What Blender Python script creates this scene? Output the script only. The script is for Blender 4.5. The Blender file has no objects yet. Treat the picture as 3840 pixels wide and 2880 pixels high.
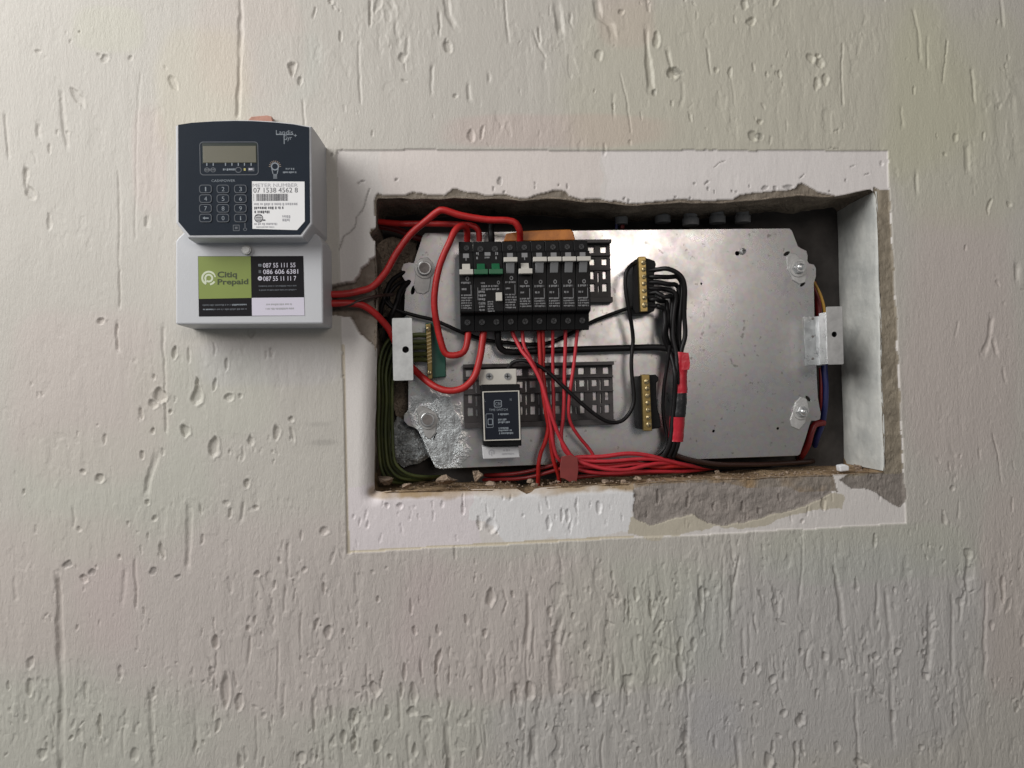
import bpy, bmesh, math, random
import numpy as np
from mathutils import Vector, Matrix

# ------------------------------------------------------------------ camera, world, lights, exposure
SC = bpy.context.scene
COL = SC.collection
D = 0.66                                   # camera to wall, metres
YAW, PITCH, ROLL = math.radians(3.5), math.radians(0.5), math.radians(1.3)
F = 2773.0                                 # focal length in source pixels (26 mm on a 36 mm sensor, 3840 px wide)
FWD = Vector((math.sin(YAW) * math.cos(PITCH), math.cos(YAW) * math.cos(PITCH), math.sin(PITCH)))
R0 = FWD.cross(Vector((0, 0, 1))).normalized()
U0 = R0.cross(FWD).normalized()
RIGHT = math.cos(ROLL) * R0 - math.sin(ROLL) * U0
UP = math.cos(ROLL) * U0 + math.sin(ROLL) * R0
CAM = -FWD * (D / FWD.y)
cd = bpy.data.cameras.new('camera')
cd.sensor_width = 36.0
cd.lens = 36.0 * F / 3840.0
cd.clip_start = 0.02
cd.clip_end = 60.0
cam = bpy.data.objects.new('camera', cd)
COL.objects.link(cam)
cam.matrix_world = Matrix(((RIGHT.x, UP.x, -FWD.x, CAM.x), (RIGHT.y, UP.y, -FWD.y, CAM.y),
                           (RIGHT.z, UP.z, -FWD.z, CAM.z), (0, 0, 0, 1)))
SC.camera = cam

world = bpy.data.worlds.new('World')
SC.world = world
world.use_nodes = True
bg = world.node_tree.nodes['Background']
bg.inputs[0].default_value = (0.94, 0.97, 1.0, 1)
bg.inputs[1].default_value = 0.135


def area(name, loc, target, sx, sy, power, color):
    ld = bpy.data.lights.new(name, 'AREA')
    ld.shape = 'RECTANGLE'
    ld.size, ld.size_y = sx, sy
    ld.energy = power
    ld.color = color
    o = bpy.data.objects.new(name, ld)
    COL.objects.link(o)
    o.location = loc
    o.rotation_euler = (Vector(target) - Vector(loc)).to_track_quat('-Z', 'Y').to_euler()
    return o


area('window_light', (-1.28, -0.95, 0.92), (0.05, 0.0, -0.06), 1.3, 1.3, 37.0, (1.0, 0.987, 0.972))
area('added_warm_fill', (0.50, -2.3, 0.58), (0.1, 0.0, 0.1), 0.65, 0.5, 7.0, (1.0, 0.89, 0.82))  # added lamp behind the camera, placed to give the plate a warm highlight
SC.view_settings.view_transform = 'Standard'
SC.view_settings.look = 'None'
SC.view_settings.exposure = 0.0
SC.view_settings.gamma = 1.0


# ------------------------------------------------------------------ pixel of the photograph -> point on a plane y = const
def P(px, py, y=0.0):
    d = FWD + RIGHT * ((px - 1920.0) / F) + UP * ((1440.0 - py) / F)
    return CAM + d * ((y - CAM.y) / d.y)


def XZ(px, py, y=0.0):
    p = P(px, py, y)
    return (p.x, p.z)


MM = 0.001


def mmpp(y=0.0):
    return (D + y) / F                     # metres per source pixel at depth y


# ------------------------------------------------------------------ materials
def mat(name, col, rough=0.5, metal=0.0, var=0.0, vscale=60.0, bump=0.0, bscale=900.0, spec=0.5, col2=None, rvar=0.0, coat=0.0):
    m = bpy.data.materials.new(name)
    m.use_nodes = True
    nt = m.node_tree
    b = nt.nodes['Principled BSDF']
    b.inputs['Base Color'].default_value = (*col, 1)
    b.inputs['Roughness'].default_value = rough
    b.inputs['Metallic'].default_value = metal
    b.inputs['Specular IOR Level'].default_value = spec
    b.inputs['Coat Weight'].default_value = coat
    tc = nt.nodes.new('ShaderNodeTexCoord')
    if var > 0 or col2 or rvar > 0:
        n = nt.nodes.new('ShaderNodeTexNoise')
        n.inputs['Scale'].default_value = vscale
        n.inputs['Detail'].default_value = 5.0
        n.inputs['Roughness'].default_value = 0.6
        nt.links.new(tc.outputs['Object'], n.inputs['Vector'])
        if var > 0 or col2:
            r = nt.nodes.new('ShaderNodeValToRGB')
            c2 = col2 if col2 else tuple(max(0, c * (1 - var)) for c in col)
            c1 = col if col2 else tuple(min(1, c * (1 + var)) for c in col)
            r.color_ramp.elements[0].position = 0.32
            r.color_ramp.elements[1].position = 0.68
            r.color_ramp.elements[0].color = (*c2, 1)
            r.color_ramp.elements[1].color = (*c1, 1)
            nt.links.new(n.outputs['Fac'], r.inputs['Fac'])
            nt.links.new(r.outputs['Color'], b.inputs['Base Color'])
        if rvar > 0:
            mr = nt.nodes.new('ShaderNodeMapRange')
            mr.inputs['From Min'].default_value = 0.3
            mr.inputs['From Max'].default_value = 0.7
            mr.inputs['To Min'].default_value = max(0.02, rough - rvar)
            mr.inputs['To Max'].default_value = min(1, rough + rvar)
            nt.links.new(n.outputs['Fac'], mr.inputs['Value'])
            nt.links.new(mr.outputs['Result'], b.inputs['Roughness'])
    if bump > 0:
        n2 = nt.nodes.new('ShaderNodeTexNoise')
        n2.inputs['Scale'].default_value = bscale
        n2.inputs['Detail'].default_value = 4.0
        nt.links.new(tc.outputs['Object'], n2.inputs['Vector'])
        bp = nt.nodes.new('ShaderNodeBump')
        bp.inputs['Strength'].default_value = 1.0
        bp.inputs['Distance'].default_value = bump
        nt.links.new(n2.outputs['Fac'], bp.inputs['Height'])
        nt.links.new(bp.outputs['Normal'], b.inputs['Normal'])
    return m


def paint_material():
    m = bpy.data.materials.new('wall_paint')
    m.use_nodes = True
    nt = m.node_tree
    b = nt.nodes['Principled BSDF']
    b.inputs['Roughness'].default_value = 0.47
    b.inputs['Specular IOR Level'].default_value = 0.45
    at = nt.nodes.new('ShaderNodeAttribute')
    at.attribute_name = 'paint'
    tc = nt.nodes.new('ShaderNodeTexCoord')
    n = nt.nodes.new('ShaderNodeTexNoise')
    n.inputs['Scale'].default_value = 700.0
    n.inputs['Detail'].default_value = 3.0
    nt.links.new(tc.outputs['Object'], n.inputs['Vector'])
    mx = nt.nodes.new('ShaderNodeMix')
    mx.data_type = 'RGBA'
    mx.blend_type = 'MULTIPLY'
    mx.inputs['Factor'].default_value = 0.16
    nt.links.new(at.outputs['Color'], mx.inputs['A'])
    nt.links.new(n.outputs['Fac'], mx.inputs['B'])
    nt.links.new(mx.outputs['Result'], b.inputs['Base Color'])
    # brushed, vertically drawn-out grain
    mp = nt.nodes.new('ShaderNodeMapping')
    mp.inputs['Scale'].default_value = (420.0, 420.0, 150.0)
    nt.links.new(tc.outputs['Object'], mp.inputs['Vector'])
    n2 = nt.nodes.new('ShaderNodeTexNoise')
    n2.inputs['Scale'].default_value = 1.0
    n2.inputs['Detail'].default_value = 6.0
    n2.inputs['Roughness'].default_value = 0.72
    nt.links.new(mp.outputs['Vector'], n2.inputs['Vector'])
    at2 = nt.nodes.new('ShaderNodeAttribute')
    at2.attribute_name = 'grain'
    mul = nt.nodes.new('ShaderNodeMath')
    mul.operation = 'MULTIPLY'
    nt.links.new(n2.outputs['Fac'], mul.inputs[0])
    nt.links.new(at2.outputs['Fac'], mul.inputs[1])
    bp = nt.nodes.new('ShaderNodeBump')
    bp.inputs['Strength'].default_value = 1.0
    bp.inputs['Distance'].default_value = 0.0019
    nt.links.new(mul.outputs[0], bp.inputs['Height'])
    nt.links.new(bp.outputs['Normal'], b.inputs['Normal'])
    return m


def plate_material():
    """galvanised sheet: spangle, smudges and a crusted corner (a real stain, its bluish tint standing in for a cool reflection)"""
    m = bpy.data.materials.new('galvanised_plate')
    m.use_nodes = True
    nt = m.node_tree
    L = nt.links.new
    b = nt.nodes['Principled BSDF']
    b.inputs['Metallic'].default_value = 0.93
    tc = nt.nodes.new('ShaderNodeTexCoord')
    geo = nt.nodes.new('ShaderNodeNewGeometry')
    n = nt.nodes.new('ShaderNodeTexNoise')
    n.inputs['Scale'].default_value = 17.0
    n.inputs['Detail'].default_value = 9.0
    n.inputs['Roughness'].default_value = 0.65
    L(geo.outputs['Position'], n.inputs['Vector'])
    v = nt.nodes.new('ShaderNodeTexVoronoi')
    v.inputs['Scale'].default_value = 260.0
    L(geo.outputs['Position'], v.inputs['Vector'])
    r = nt.nodes.new('ShaderNodeValToRGB')
    r.color_ramp.elements[0].position = 0.3
    r.color_ramp.elements[1].position = 0.72
    r.color_ramp.elements[0].color = (0.42, 0.41, 0.405, 1)
    r.color_ramp.elements[1].color = (0.74, 0.73, 0.725, 1)
    L(n.outputs['Fac'], r.inputs['Fac'])
    mx = nt.nodes.new('ShaderNodeMix')
    mx.data_type = 'RGBA'
    mx.blend_type = 'MULTIPLY'
    mx.inputs['Factor'].default_value = 0.10
    L(r.outputs['Color'], mx.inputs['A'])
    L(v.outputs['Color'], mx.inputs['B'])
    sp_ = nt.nodes.new('ShaderNodeTexNoise')
    sp_.inputs['Scale'].default_value = 190.0
    sp_.inputs['Detail'].default_value = 3.0
    L(geo.outputs['Position'], sp_.inputs['Vector'])
    spr = nt.nodes.new('ShaderNodeMapRange')
    spr.inputs['From Min'].default_value = 0.66
    spr.inputs['From Max'].default_value = 0.72
    spr.inputs['To Max'].default_value = 0.55
    L(sp_.outputs['Fac'], spr.inputs['Value'])
    mxs = nt.nodes.new('ShaderNodeMix')
    mxs.data_type = 'RGBA'
    L(spr.outputs['Result'], mxs.inputs['Factor'])
    L(mx.outputs['Result'], mxs.inputs['A'])
    mxs.inputs['B'].default_value = (0.16, 0.145, 0.13, 1)
    mx = mxs
    # crust mask around the lower left corner
    c0 = P(1640, 1640, 0.045)
    vs = nt.nodes.new('ShaderNodeVectorMath')
    vs.operation = 'SUBTRACT'
    L(geo.outputs['Position'], vs.inputs[0])
    vs.inputs[1].default_value = c0
    sc = nt.nodes.new('ShaderNodeVectorMath')
    sc.operation = 'MULTIPLY'
    L(vs.outputs[0], sc.inputs[0])
    sc.inputs[1].default_value = (1.2, 0.0, 0.75)
    ln = nt.nodes.new('ShaderNodeVectorMath')
    ln.operation = 'LENGTH'
    L(sc.outputs[0], ln.inputs[0])
    n3 = nt.nodes.new('ShaderNodeTexNoise')
    n3.inputs['Scale'].default_value = 70.0
    n3.inputs['Detail'].default_value = 4.0
    L(geo.outputs['Position'], n3.inputs['Vector'])
    ad = nt.nodes.new('ShaderNodeMath')
    ad.operation = 'MULTIPLY_ADD'
    ad.inputs[1].default_value = 0.035
    L(n3.outputs['Fac'], ad.inputs[0])
    L(ln.outputs['Value'], ad.inputs[2])
    mr = nt.nodes.new('ShaderNodeMapRange')
    mr.inputs['From Min'].default_value = 0.052
    mr.inputs['From Max'].default_value = 0.038
    L(ad.outputs[0], mr.inputs['Value'])
    mx2 = nt.nodes.new('ShaderNodeMix')
    mx2.data_type = 'RGBA'
    L(mr.outputs['Result'], mx2.inputs['Factor'])
    L(mx.outputs['Result'], mx2.inputs['A'])
    mx2.inputs['B'].default_value = (0.66, 0.70, 0.71, 1)  # crust colour; its blue also stands in for a cool reflection
    L(mx2.outputs['Result'], b.inputs['Base Color'])
    rr = nt.nodes.new('ShaderNodeMapRange')
    rr.inputs['From Min'].default_value = 0.3
    rr.inputs['From Max'].default_value = 0.7
    rr.inputs['To Min'].default_value = 0.40
    rr.inputs['To Max'].default_value = 0.22
    L(n.outputs['Fac'], rr.inputs['Value'])
    L(rr.outputs['Result'], b.inputs['Roughness'])
    n4 = nt.nodes.new('ShaderNodeTexNoise')
    n4.inputs['Scale'].default_value = 330.0
    n4.inputs['Detail'].default_value = 5.0
    n4.inputs['Roughness'].default_value = 0.7
    L(geo.outputs['Position'], n4.inputs['Vector'])
    h = nt.nodes.new('ShaderNodeMath')
    h.operation = 'MULTIPLY'
    L(n4.outputs['Fac'], h.inputs[0])
    ms = nt.nodes.new('ShaderNodeMath')
    ms.operation = 'MULTIPLY_ADD'
    ms.inputs[1].default_value = 0.5
    ms.inputs[2].default_value = 0.008
    L(mr.outputs['Result'], ms.inputs[0])
    L(ms.outputs[0], h.inputs[1])
    bp = nt.nodes.new('ShaderNodeBump')
    bp.inputs['Distance'].default_value = 0.0028
    L(h.outputs[0], bp.inputs['Height'])
    L(bp.outputs['Normal'], b.inputs['Normal'])
    return m


M = {
    'paint': paint_material(),
    'mortar': mat('mortar', (0.26, 0.215, 0.17), 0.95, var=0.3, vscale=55, bump=0.004, bscale=260, spec=0.1),
    'ledge': mat('ledge_mortar', (0.40, 0.29, 0.18), 0.95, vscale=40, bump=0.004, bscale=220, spec=0.1, col2=(0.17, 0.11, 0.065)),
    'rubble': mat('rubble', (0.32, 0.245, 0.185), 0.95, var=0.3, vscale=120, bump=0.003, bscale=400, spec=0.1),
    'plate': plate_material(),
    'steel': mat('zinc_steel', (0.62, 0.63, 0.63), 0.32, 0.9, var=0.14, vscale=120, rvar=0.08),
    'steel_dull': mat('dull_zinc', (0.50, 0.50, 0.49), 0.48, 0.55, var=0.16, vscale=90, bump=0.0001, bscale=500),
    'bracketpaint': mat('pale_zinc', (0.60, 0.61, 0.60), 0.42, 0.4, var=0.14, vscale=90, bump=0.0001, bscale=500),
    'tray_side': mat('tray_side_paint', (0.68, 0.68, 0.635), 0.45, 0.0, vscale=24, col2=(0.45, 0.46, 0.44), rvar=0.12, bump=0.0016, bscale=70),
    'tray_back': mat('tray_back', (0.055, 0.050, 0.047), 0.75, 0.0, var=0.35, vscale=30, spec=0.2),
    'studdark': mat('stud_end', (0.24, 0.22, 0.21), 0.6, 0.6, var=0.2, vscale=300),
    'meterbody': mat('meter_grey_plastic', (0.525, 0.535, 0.555), 0.42, var=0.02, vscale=30, bump=0.00012, bscale=1600),
    'navy': mat('navy_faceplate', (0.012, 0.018, 0.028), 0.5, var=0.05, vscale=40, bump=0.0001, bscale=2500, spec=0.12),
    'lcd': mat('lcd_glass', (0.125, 0.118, 0.083), 0.35, var=0.05, vscale=30),
    'lcddark': mat('lcd_border', (0.015, 0.022, 0.016), 0.3),
    'greyprint': mat('grey_print', (0.22, 0.25, 0.28), 0.6),
    'dimprint': mat('dim_print', (0.085, 0.095, 0.11), 0.6),
    'yellowprint': mat('yellow_print', (0.42, 0.38, 0.12), 0.6),
    'warmprint': mat('warm_print', (0.36, 0.27, 0.2), 0.6),
    'whiteprint': mat('white_print', (0.62, 0.60, 0.68), 0.6),
    'paper': mat('label_paper', (0.80, 0.80, 0.80), 0.6, var=0.02, vscale=50),
    'ink': mat('label_ink', (0.10, 0.10, 0.11), 0.7),
    'inkpale': mat('pale_ink', (0.40, 0.40, 0.42), 0.7),
    'lime': mat('lime_sticker', (0.20, 0.255, 0.05), 0.5, var=0.03, vscale=50),
    'limeink': mat('dark_green_ink', (0.035, 0.05, 0.012), 0.5),
    'logopale': mat('pale_logo_ink', (0.58, 0.63, 0.47), 0.5),
    'blacksticker': mat('black_sticker', (0.011, 0.010, 0.012), 0.5, spec=0.12),
    'lilac': mat('pale_sticker', (0.62, 0.59, 0.68), 0.5),
    'black': mat('black_breaker_plastic', (0.0075, 0.0075, 0.0080), 0.45, var=0.2, vscale=200, bump=0.0001, bscale=1500, spec=0.16),
    'railblack': mat('black_rail', (0.048, 0.042, 0.042), 0.5, var=0.2, vscale=150),
    'toggle': mat('white_toggle', (0.52, 0.50, 0.45), 0.4, var=0.04, vscale=150),
    'stemshade_screw': mat('stem_shade_and_screw_grey', (0.27, 0.275, 0.28), 0.45),  # white stem's shaded side put into the colour; also used for grey screws
    'greentoggle': mat('green_toggle', (0.008, 0.10, 0.04), 0.4),
    'breakerprint': mat('breaker_print', (0.22, 0.22, 0.225), 0.6),
    'red': mat('red_insulation', (0.42, 0.014, 0.013), 0.46, var=0.16, vscale=70, rvar=0.1, bump=0.0003, bscale=300),
    'reddark': mat('dark_red_insulation', (0.19, 0.010, 0.012), 0.42, var=0.15, vscale=90),  # darker red for cables behind the plate and along the ledge
    'pink': mat('faded_red_insulation', (0.50, 0.026, 0.038), 0.48, var=0.16, vscale=90, bump=0.0002, bscale=300),
    'blackwire': mat('black_insulation', (0.008, 0.007, 0.0075), 0.42, var=0.2, vscale=90, spec=0.25),
    'brownwire': mat('brown_insulation', (0.035, 0.014, 0.010), 0.45),
    'greenwire': mat('green_insulation', (0.085, 0.10, 0.022), 0.5, vscale=50, col2=(0.04, 0.055, 0.018)),
    'yellowwire': mat('yellow_insulation', (0.40, 0.22, 0.03), 0.45),
    'bluewire': mat('blue_insulation', (0.012, 0.018, 0.10), 0.45),
    'redtape': mat('red_tape', (0.48, 0.020, 0.035), 0.32, var=0.12, vscale=120, bump=0.0005, bscale=200),
    'redtag': mat('dull_red_tape', (0.20, 0.030, 0.026), 0.55, var=0.15, vscale=70),
    'blacktape': mat('black_tape', (0.014, 0.014, 0.015), 0.4, var=0.2, vscale=90, bump=0.0008, bscale=160),
    'brass': mat('brass', (0.30, 0.22, 0.085), 0.36, 0.8, var=0.15, vscale=200),
    'brassscrew': mat('brass_screw', (0.46, 0.37, 0.20), 0.34, 0.75, var=0.12, vscale=300),
    'copper': mat('orange_busbar_sleeve', (0.55, 0.19, 0.03), 0.45, vscale=70, col2=(0.28, 0.085, 0.014)),
    'greenbase': mat('green_terminal_base', (0.010, 0.075, 0.050), 0.4, var=0.15, vscale=100),
    'cream': mat('cream_terminal_plastic', (0.56, 0.535, 0.48), 0.45, var=0.04, vscale=100),
    'greycap': mat('pale_grey_plastic', (0.56, 0.56, 0.57), 0.45, var=0.03, vscale=100),
    'switchface': mat('switch_face', (0.010, 0.013, 0.021), 0.4, spec=0.2),
    'screwdim': mat('dull_screw', (0.05, 0.052, 0.055), 0.45, 0.6, var=0.5, vscale=500),
    'dark': mat('dark_slot', (0.004, 0.004, 0.004), 0.8),
    'crust': mat('cement_crust', (0.64, 0.68, 0.69), 0.42, 0.35, vscale=150, col2=(0.27, 0.28, 0.285), bump=0.001, bscale=600),
    'conduit': mat('grey_conduit', (0.27, 0.275, 0.28), 0.5, var=0.1, vscale=60),
    'whitebit': mat('white_plastic_bit', (0.75, 0.76, 0.78), 0.4),
    'terracotta': mat('terracotta_tab', (0.42, 0.22, 0.165), 0.7, var=0.15, vscale=120),
}

# ------------------------------------------------------------------ mesh helpers
WLOC = {}


class MB:
    def __init__(s):
        s.v, s.f, s.m, s.s = [], [], [], []

    def add(s, vs, fs, mi=0, smooth=False):
        o = len(s.v)
        s.v += [tuple(p) for p in vs]
        s.f += [tuple(i + o for i in f) for f in fs]
        s.m += [mi] * len(fs)
        s.s += [smooth] * len(fs)
        return s

    def prism(s, outer, y0, y1, mi=0, holes=()):
        """polygon(s) in x,z swept from y0 (front) to y1 (back), with true holes"""
        loops = [list(outer)] + [list(h) for h in holes]
        bm = bmesh.new()
        for lp in loops:
            vs = [bm.verts.new((x, y0, z)) for x, z in lp]
            for i in range(len(vs)):
                bm.edges.new((vs[i], vs[(i + 1) % len(vs)]))
        if len(loops) == 1:
            bm.faces.new(bm.verts[:])
        else:
            bmesh.ops.triangle_fill(bm, edges=bm.edges[:], use_beauty=True)
        ff = bm.faces[:]
        bm.verts.index_update()
        n = len(bm.verts)
        vs = [v.co.copy() for v in bm.verts]
        front = [[v.index for v in f.verts] for f in ff]
        bm.free()
        fs = []
        for f in front:
            a, b, c = (vs[f[0]], vs[f[1]], vs[f[2]])
            nrm = Vector((0, 0, 0))
            for i in range(len(f)):
                p, q = vs[f[i]], vs[f[(i + 1) % len(f)]]
                nrm += p.cross(q)
            if nrm.y > 0:
                f = f[::-1]
            fs.append(f)
            fs.append([i + n for i in f[::-1]])
        o = 0
        for k, lp in enumerate(loops):
            A = sum(lp[i][0] * lp[(i + 1) % len(lp)][1] - lp[(i + 1) % len(lp)][0] * lp[i][1] for i in range(len(lp)))
            ccw = A > 0
            for i in range(len(lp)):
                a, b = o + i, o + (i + 1) % len(lp)
                q = [a, a + n, b + n, b] if (ccw == (k == 0)) else [a, b, b + n, a + n]
                fs.append(q)
            o += len(lp)
        s.add(vs + [Vector((v.x, y1, v.z)) for v in vs], fs, mi)
        return s

    def box(s, x0, x1, y0, y1, z0, z1, mi=0):
        return s.prism([(x0, z0), (x1, z0), (x1, z1), (x0, z1)], y0, y1, mi)

    def xprism(s, prof, x0, x1, mi=0):
        """profile in (y, z) swept along x"""
        n = len(prof)
        A = sum(prof[i][0] * prof[(i + 1) % n][1] - prof[(i + 1) % n][0] * prof[i][1] for i in range(n))
        pr = prof if A > 0 else prof[::-1]
        vs = [(x0, y, z) for y, z in pr] + [(x1, y, z) for y, z in pr]
        fs = [list(range(n))[::-1], [i + n for i in range(n)]]
        fs += [[i, (i + 1) % n, (i + 1) % n + n, i + n] for i in range(n)]
        return s.add(vs, fs, mi)

    def zprism(s, prof, z0, z1, mi=0):
        """profile in (x, y) swept along z"""
        n = len(prof)
        A = sum(prof[i][0] * prof[(i + 1) % n][1] - prof[(i + 1) % n][0] * prof[i][1] for i in range(n))
        pr = prof if A > 0 else prof[::-1]
        vs = [(x, y, z0) for x, y in pr] + [(x, y, z1) for x, y in pr]
        fs = [list(range(n))[::-1], [i + n for i in range(n)]]
        fs += [[i, (i + 1) % n, (i + 1) % n + n, i + n] for i in range(n)]
        return s.add(vs, fs, mi)

    def disc(s, cx, cz, y0, y1, r, n=20, mi=0, hole=0.0):
        c = [(cx + r * math.cos(2 * math.pi * i / n), cz + r * math.sin(2 * math.pi * i / n)) for i in range(n)]
        h = [[(cx + hole * math.cos(2 * math.pi * i / n), cz + hole * math.sin(2 * math.pi * i / n)) for i in range(n)]] if hole else ()
        return s.prism(c, y0, y1, mi, h)

    def dome(s, cx, cz, y0, r, h, n=18, k=4, mi=0):
        vs, fs = [], []
        for j in range(k):
            a = 0.5 * math.pi * j / k
            for i in range(n):
                t = 2 * math.pi * i / n
                vs.append((cx + r * math.cos(a) * math.cos(t), y0 - h * math.sin(a), cz + r * math.cos(a) * math.sin(t)))
        vs.append((cx, y0 - h, cz))
        for j in range(k - 1):
            for i in range(n):
                a, b = j * n + i, j * n + (i + 1) % n
                fs.append([a, b, b + n, a + n])
        for i in range(n):
            fs.append([(k - 1) * n + i, (k - 1) * n + (i + 1) % n, k * n])
        return s.add(vs, fs, mi, True)

    def tube(s, pts, r, n=10, mi=0, flat=1.0):
        pts = [Vector(p) for p in pts]
        rr = r if isinstance(r, (list, tuple)) else [r] * len(pts)
        t0 = (pts[1] - pts[0]).normalized()
        nn = t0.cross(Vector((0, 1, 0)))
        if nn.length < 1e-4:
            nn = t0.cross(Vector((1, 0, 0)))
        nn.normalize()
        vs, fs = [], []
        for i, p in enumerate(pts):
            t = (pts[min(i + 1, len(pts) - 1)] - pts[max(i - 1, 0)]).normalized()
            nn = (nn - t * nn.dot(t)).normalized()
            bb = t.cross(nn)
            for k in range(n):
                a = 2 * math.pi * k / n
                vs.append(p + rr[i] * (math.cos(a) * nn + flat * math.sin(a) * bb))
        for i in range(len(pts) - 1):
            for k in range(n):
                a, b = i * n + k, i * n + (k + 1) % n
                fs.append([a, b, b + n, a + n])
        s.add(vs, fs, mi, True)
        s.add([vs[k] for k in range(n)], [list(range(n))[::-1]], mi)
        s.add([vs[-n + k] for k in range(n)], [list(range(n))], mi)
        return s

    def lump(s, c, rx, ry, rz, seed, mi=0, rough=0.25, sub=2):
        bm = bmesh.new()
        bmesh.ops.create_icosphere(bm, subdivisions=sub, radius=1.0)
        rnd = random.Random(seed)
        dirs = [(Vector((rnd.gauss(0, 1), rnd.gauss(0, 1), rnd.gauss(0, 1))).normalized(), rnd.uniform(0.35, 0.7)) for _ in range(9)]
        vs = []
        for v in bm.verts:
            p = v.co.copy()
            for d, o in dirs:
                e = p.dot(d) - o
                if e > 0:
                    p -= d * e * 0.9
            p *= 1 + rnd.uniform(-rough, rough) * 0.35
            vs.append((c[0] + p.x * rx, c[1] + p.y * ry, c[2] + p.z * rz))
        bm.verts.index_update()
        fs = [[v.index for v in f.verts] for f in bm.faces]
        bm.free()
        return s.add(vs, fs, mi, False)


def tag(o, label=None, cat=None, group=None, kind=None):
    if label:
        o['label'] = label
    if cat:
        o['category'] = cat
    if group:
        o['group'] = group
    if kind:
        o['kind'] = kind
    return o


def obj(name, mb, mats, parent=None, bevel=0.0, seg=2, origin=None):
    if not isinstance(mats, (list, tuple)):
        mats = [mats]
    V = np.array(mb.v, dtype=float)
    c = Vector(((V.min(0) + V.max(0)) / 2).tolist()) if origin is None else Vector(origin)
    me = bpy.data.meshes.new(name)
    me.from_pydata((V - np.array(c)).tolist(), [], mb.f)
    me.polygons.foreach_set('material_index', mb.m)
    me.polygons.foreach_set('use_smooth', mb.s)
    for k in mats:
        me.materials.append(M[k])
    me.update()
    o = bpy.data.objects.new(name, me)
    COL.objects.link(o)
    WLOC[o] = c
    if parent is not None:
        o.parent = parent
        o.location = c - WLOC[parent]
    else:
        o.location = c
    if bevel > 0:
        b = o.modifiers.new('edge', 'BEVEL')
        b.width = bevel
        b.segments = seg
        b.limit_method = 'ANGLE'
        b.angle_limit = math.radians(35)
    return o


def thing(name, loc, label, cat, group=None):
    o = bpy.data.objects.new(name, None)
    o.empty_display_size = 0.01
    COL.objects.link(o)
    o.location = loc
    WLOC[o] = Vector(loc)
    return tag(o, label, cat, group)


def copy_tree(o, parent=None):
    c = o.copy()
    COL.objects.link(c)
    WLOC[c] = WLOC[o].copy()
    if parent is not None:
        c.parent = parent
    for ch in [k for k in bpy.data.objects if k.parent == o]:
        copy_tree(ch, c)
    return c


def pxpoly(pts, y):
    return [XZ(a, b, y) for a, b in pts]


def pxrect(x0, y0, x1, y1, y):
    """world-aligned rectangle whose centre and size come from the photograph"""
    cx, cz = XZ((x0 + x1) / 2, (y0 + y1) / 2, y)
    w, h = (x1 - x0) * mmpp(y) / 2, (y1 - y0) * mmpp(y) / 2
    return cx - w, cx + w, cz - h, cz + h


def rrect(x0, x1, z0, z1, r, n=4):
    out = []
    for cx, cz, a0 in ((x1 - r, z1 - r, 0), (x0 + r, z1 - r, 90), (x0 + r, z0 + r, 180), (x1 - r, z0 + r, 270)):
        for i in range(n + 1):
            a = math.radians(a0 + 90 * i / n)
            out.append((cx + r * math.cos(a), cz + r * math.sin(a)))
    return out


def smooth_path(pts, step=0.003):
    pts = [Vector(p) for p in pts]
    out = []
    for i in range(len(pts) - 1):
        p0, p1, p2, p3 = pts[max(i - 1, 0)], pts[i], pts[i + 1], pts[min(i + 2, len(pts) - 1)]
        n = max(2, int((p2 - p1).length / step))
        for k in range(n):
            t = k / n
            out.append(0.5 * ((2 * p1) + (p2 - p0) * t + (2 * p0 - 5 * p1 + 4 * p2 - p3) * t * t + (3 * p1 - p0 - 3 * p2 + p3) * t ** 3))
    out.append(pts[-1])
    return out


FONT_CACHE = {}


def text_geo(body, bold=0.0):
    """flat lettering in the built-in font, as triangles fitted into a unit box"""
    key = (body, bold)
    if key in FONT_CACHE:
        return FONT_CACHE[key]
    cu = bpy.data.curves.new('lettering', 'FONT')
    cu.body = body
    cu.size = 1.0
    cu.offset = bold
    cu.resolution_u = 3
    o = bpy.data.objects.new('lettering', cu)
    COL.objects.link(o)
    bpy.context.view_layer.update()
    me = bpy.data.meshes.new_from_object(o.evaluated_get(bpy.context.evaluated_depsgraph_get()))
    vs = [(v.co.x, v.co.y) for v in me.vertices]
    fs = [list(p.vertices) for p in me.polygons]
    bpy.data.objects.remove(o)
    bpy.data.curves.remove(cu)
    bpy.data.meshes.remove(me)
    x0, x1 = min(v[0] for v in vs), max(v[0] for v in vs)
    y0, y1 = min(v[1] for v in vs), max(v[1] for v in vs)
    vs = [((v[0] - x0) / (x1 - x0), (v[1] - y0) / (y1 - y0)) for v in vs]
    FONT_CACHE[key] = (vs, fs)
    return FONT_CACHE[key]


def put_text(mb, body, x0, x1, z0, z1, y, mi=0, bold=0.0):
    vs, fs = text_geo(body, bold)
    pts = [(x0 + u * (x1 - x0), y, z0 + w * (z1 - z0)) for u, w in vs]
    out = []
    for f in fs:
        a, b, c = (Vector(pts[i]) for i in f[:3])
        out.append(f if (b - a).cross(c - a).y < 0 else f[::-1])
    mb.add(pts, out, mi)
    return mb


def px_text(mb, body, px0, py0, px1, py1, y, mi=0, bold=0.0):
    x0, x1, z0, z1 = pxrect(px0, py0, px1, py1, y)
    return put_text(mb, body, x0, x1, z0, z1, y, mi, bold)


def quad(mb, x0, x1, z0, z1, y, mi=0):
    return mb.add([(x0, y, z0), (x1, y, z0), (x1, y, z1), (x0, y, z1)], [(0, 1, 2, 3)], mi)


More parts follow.
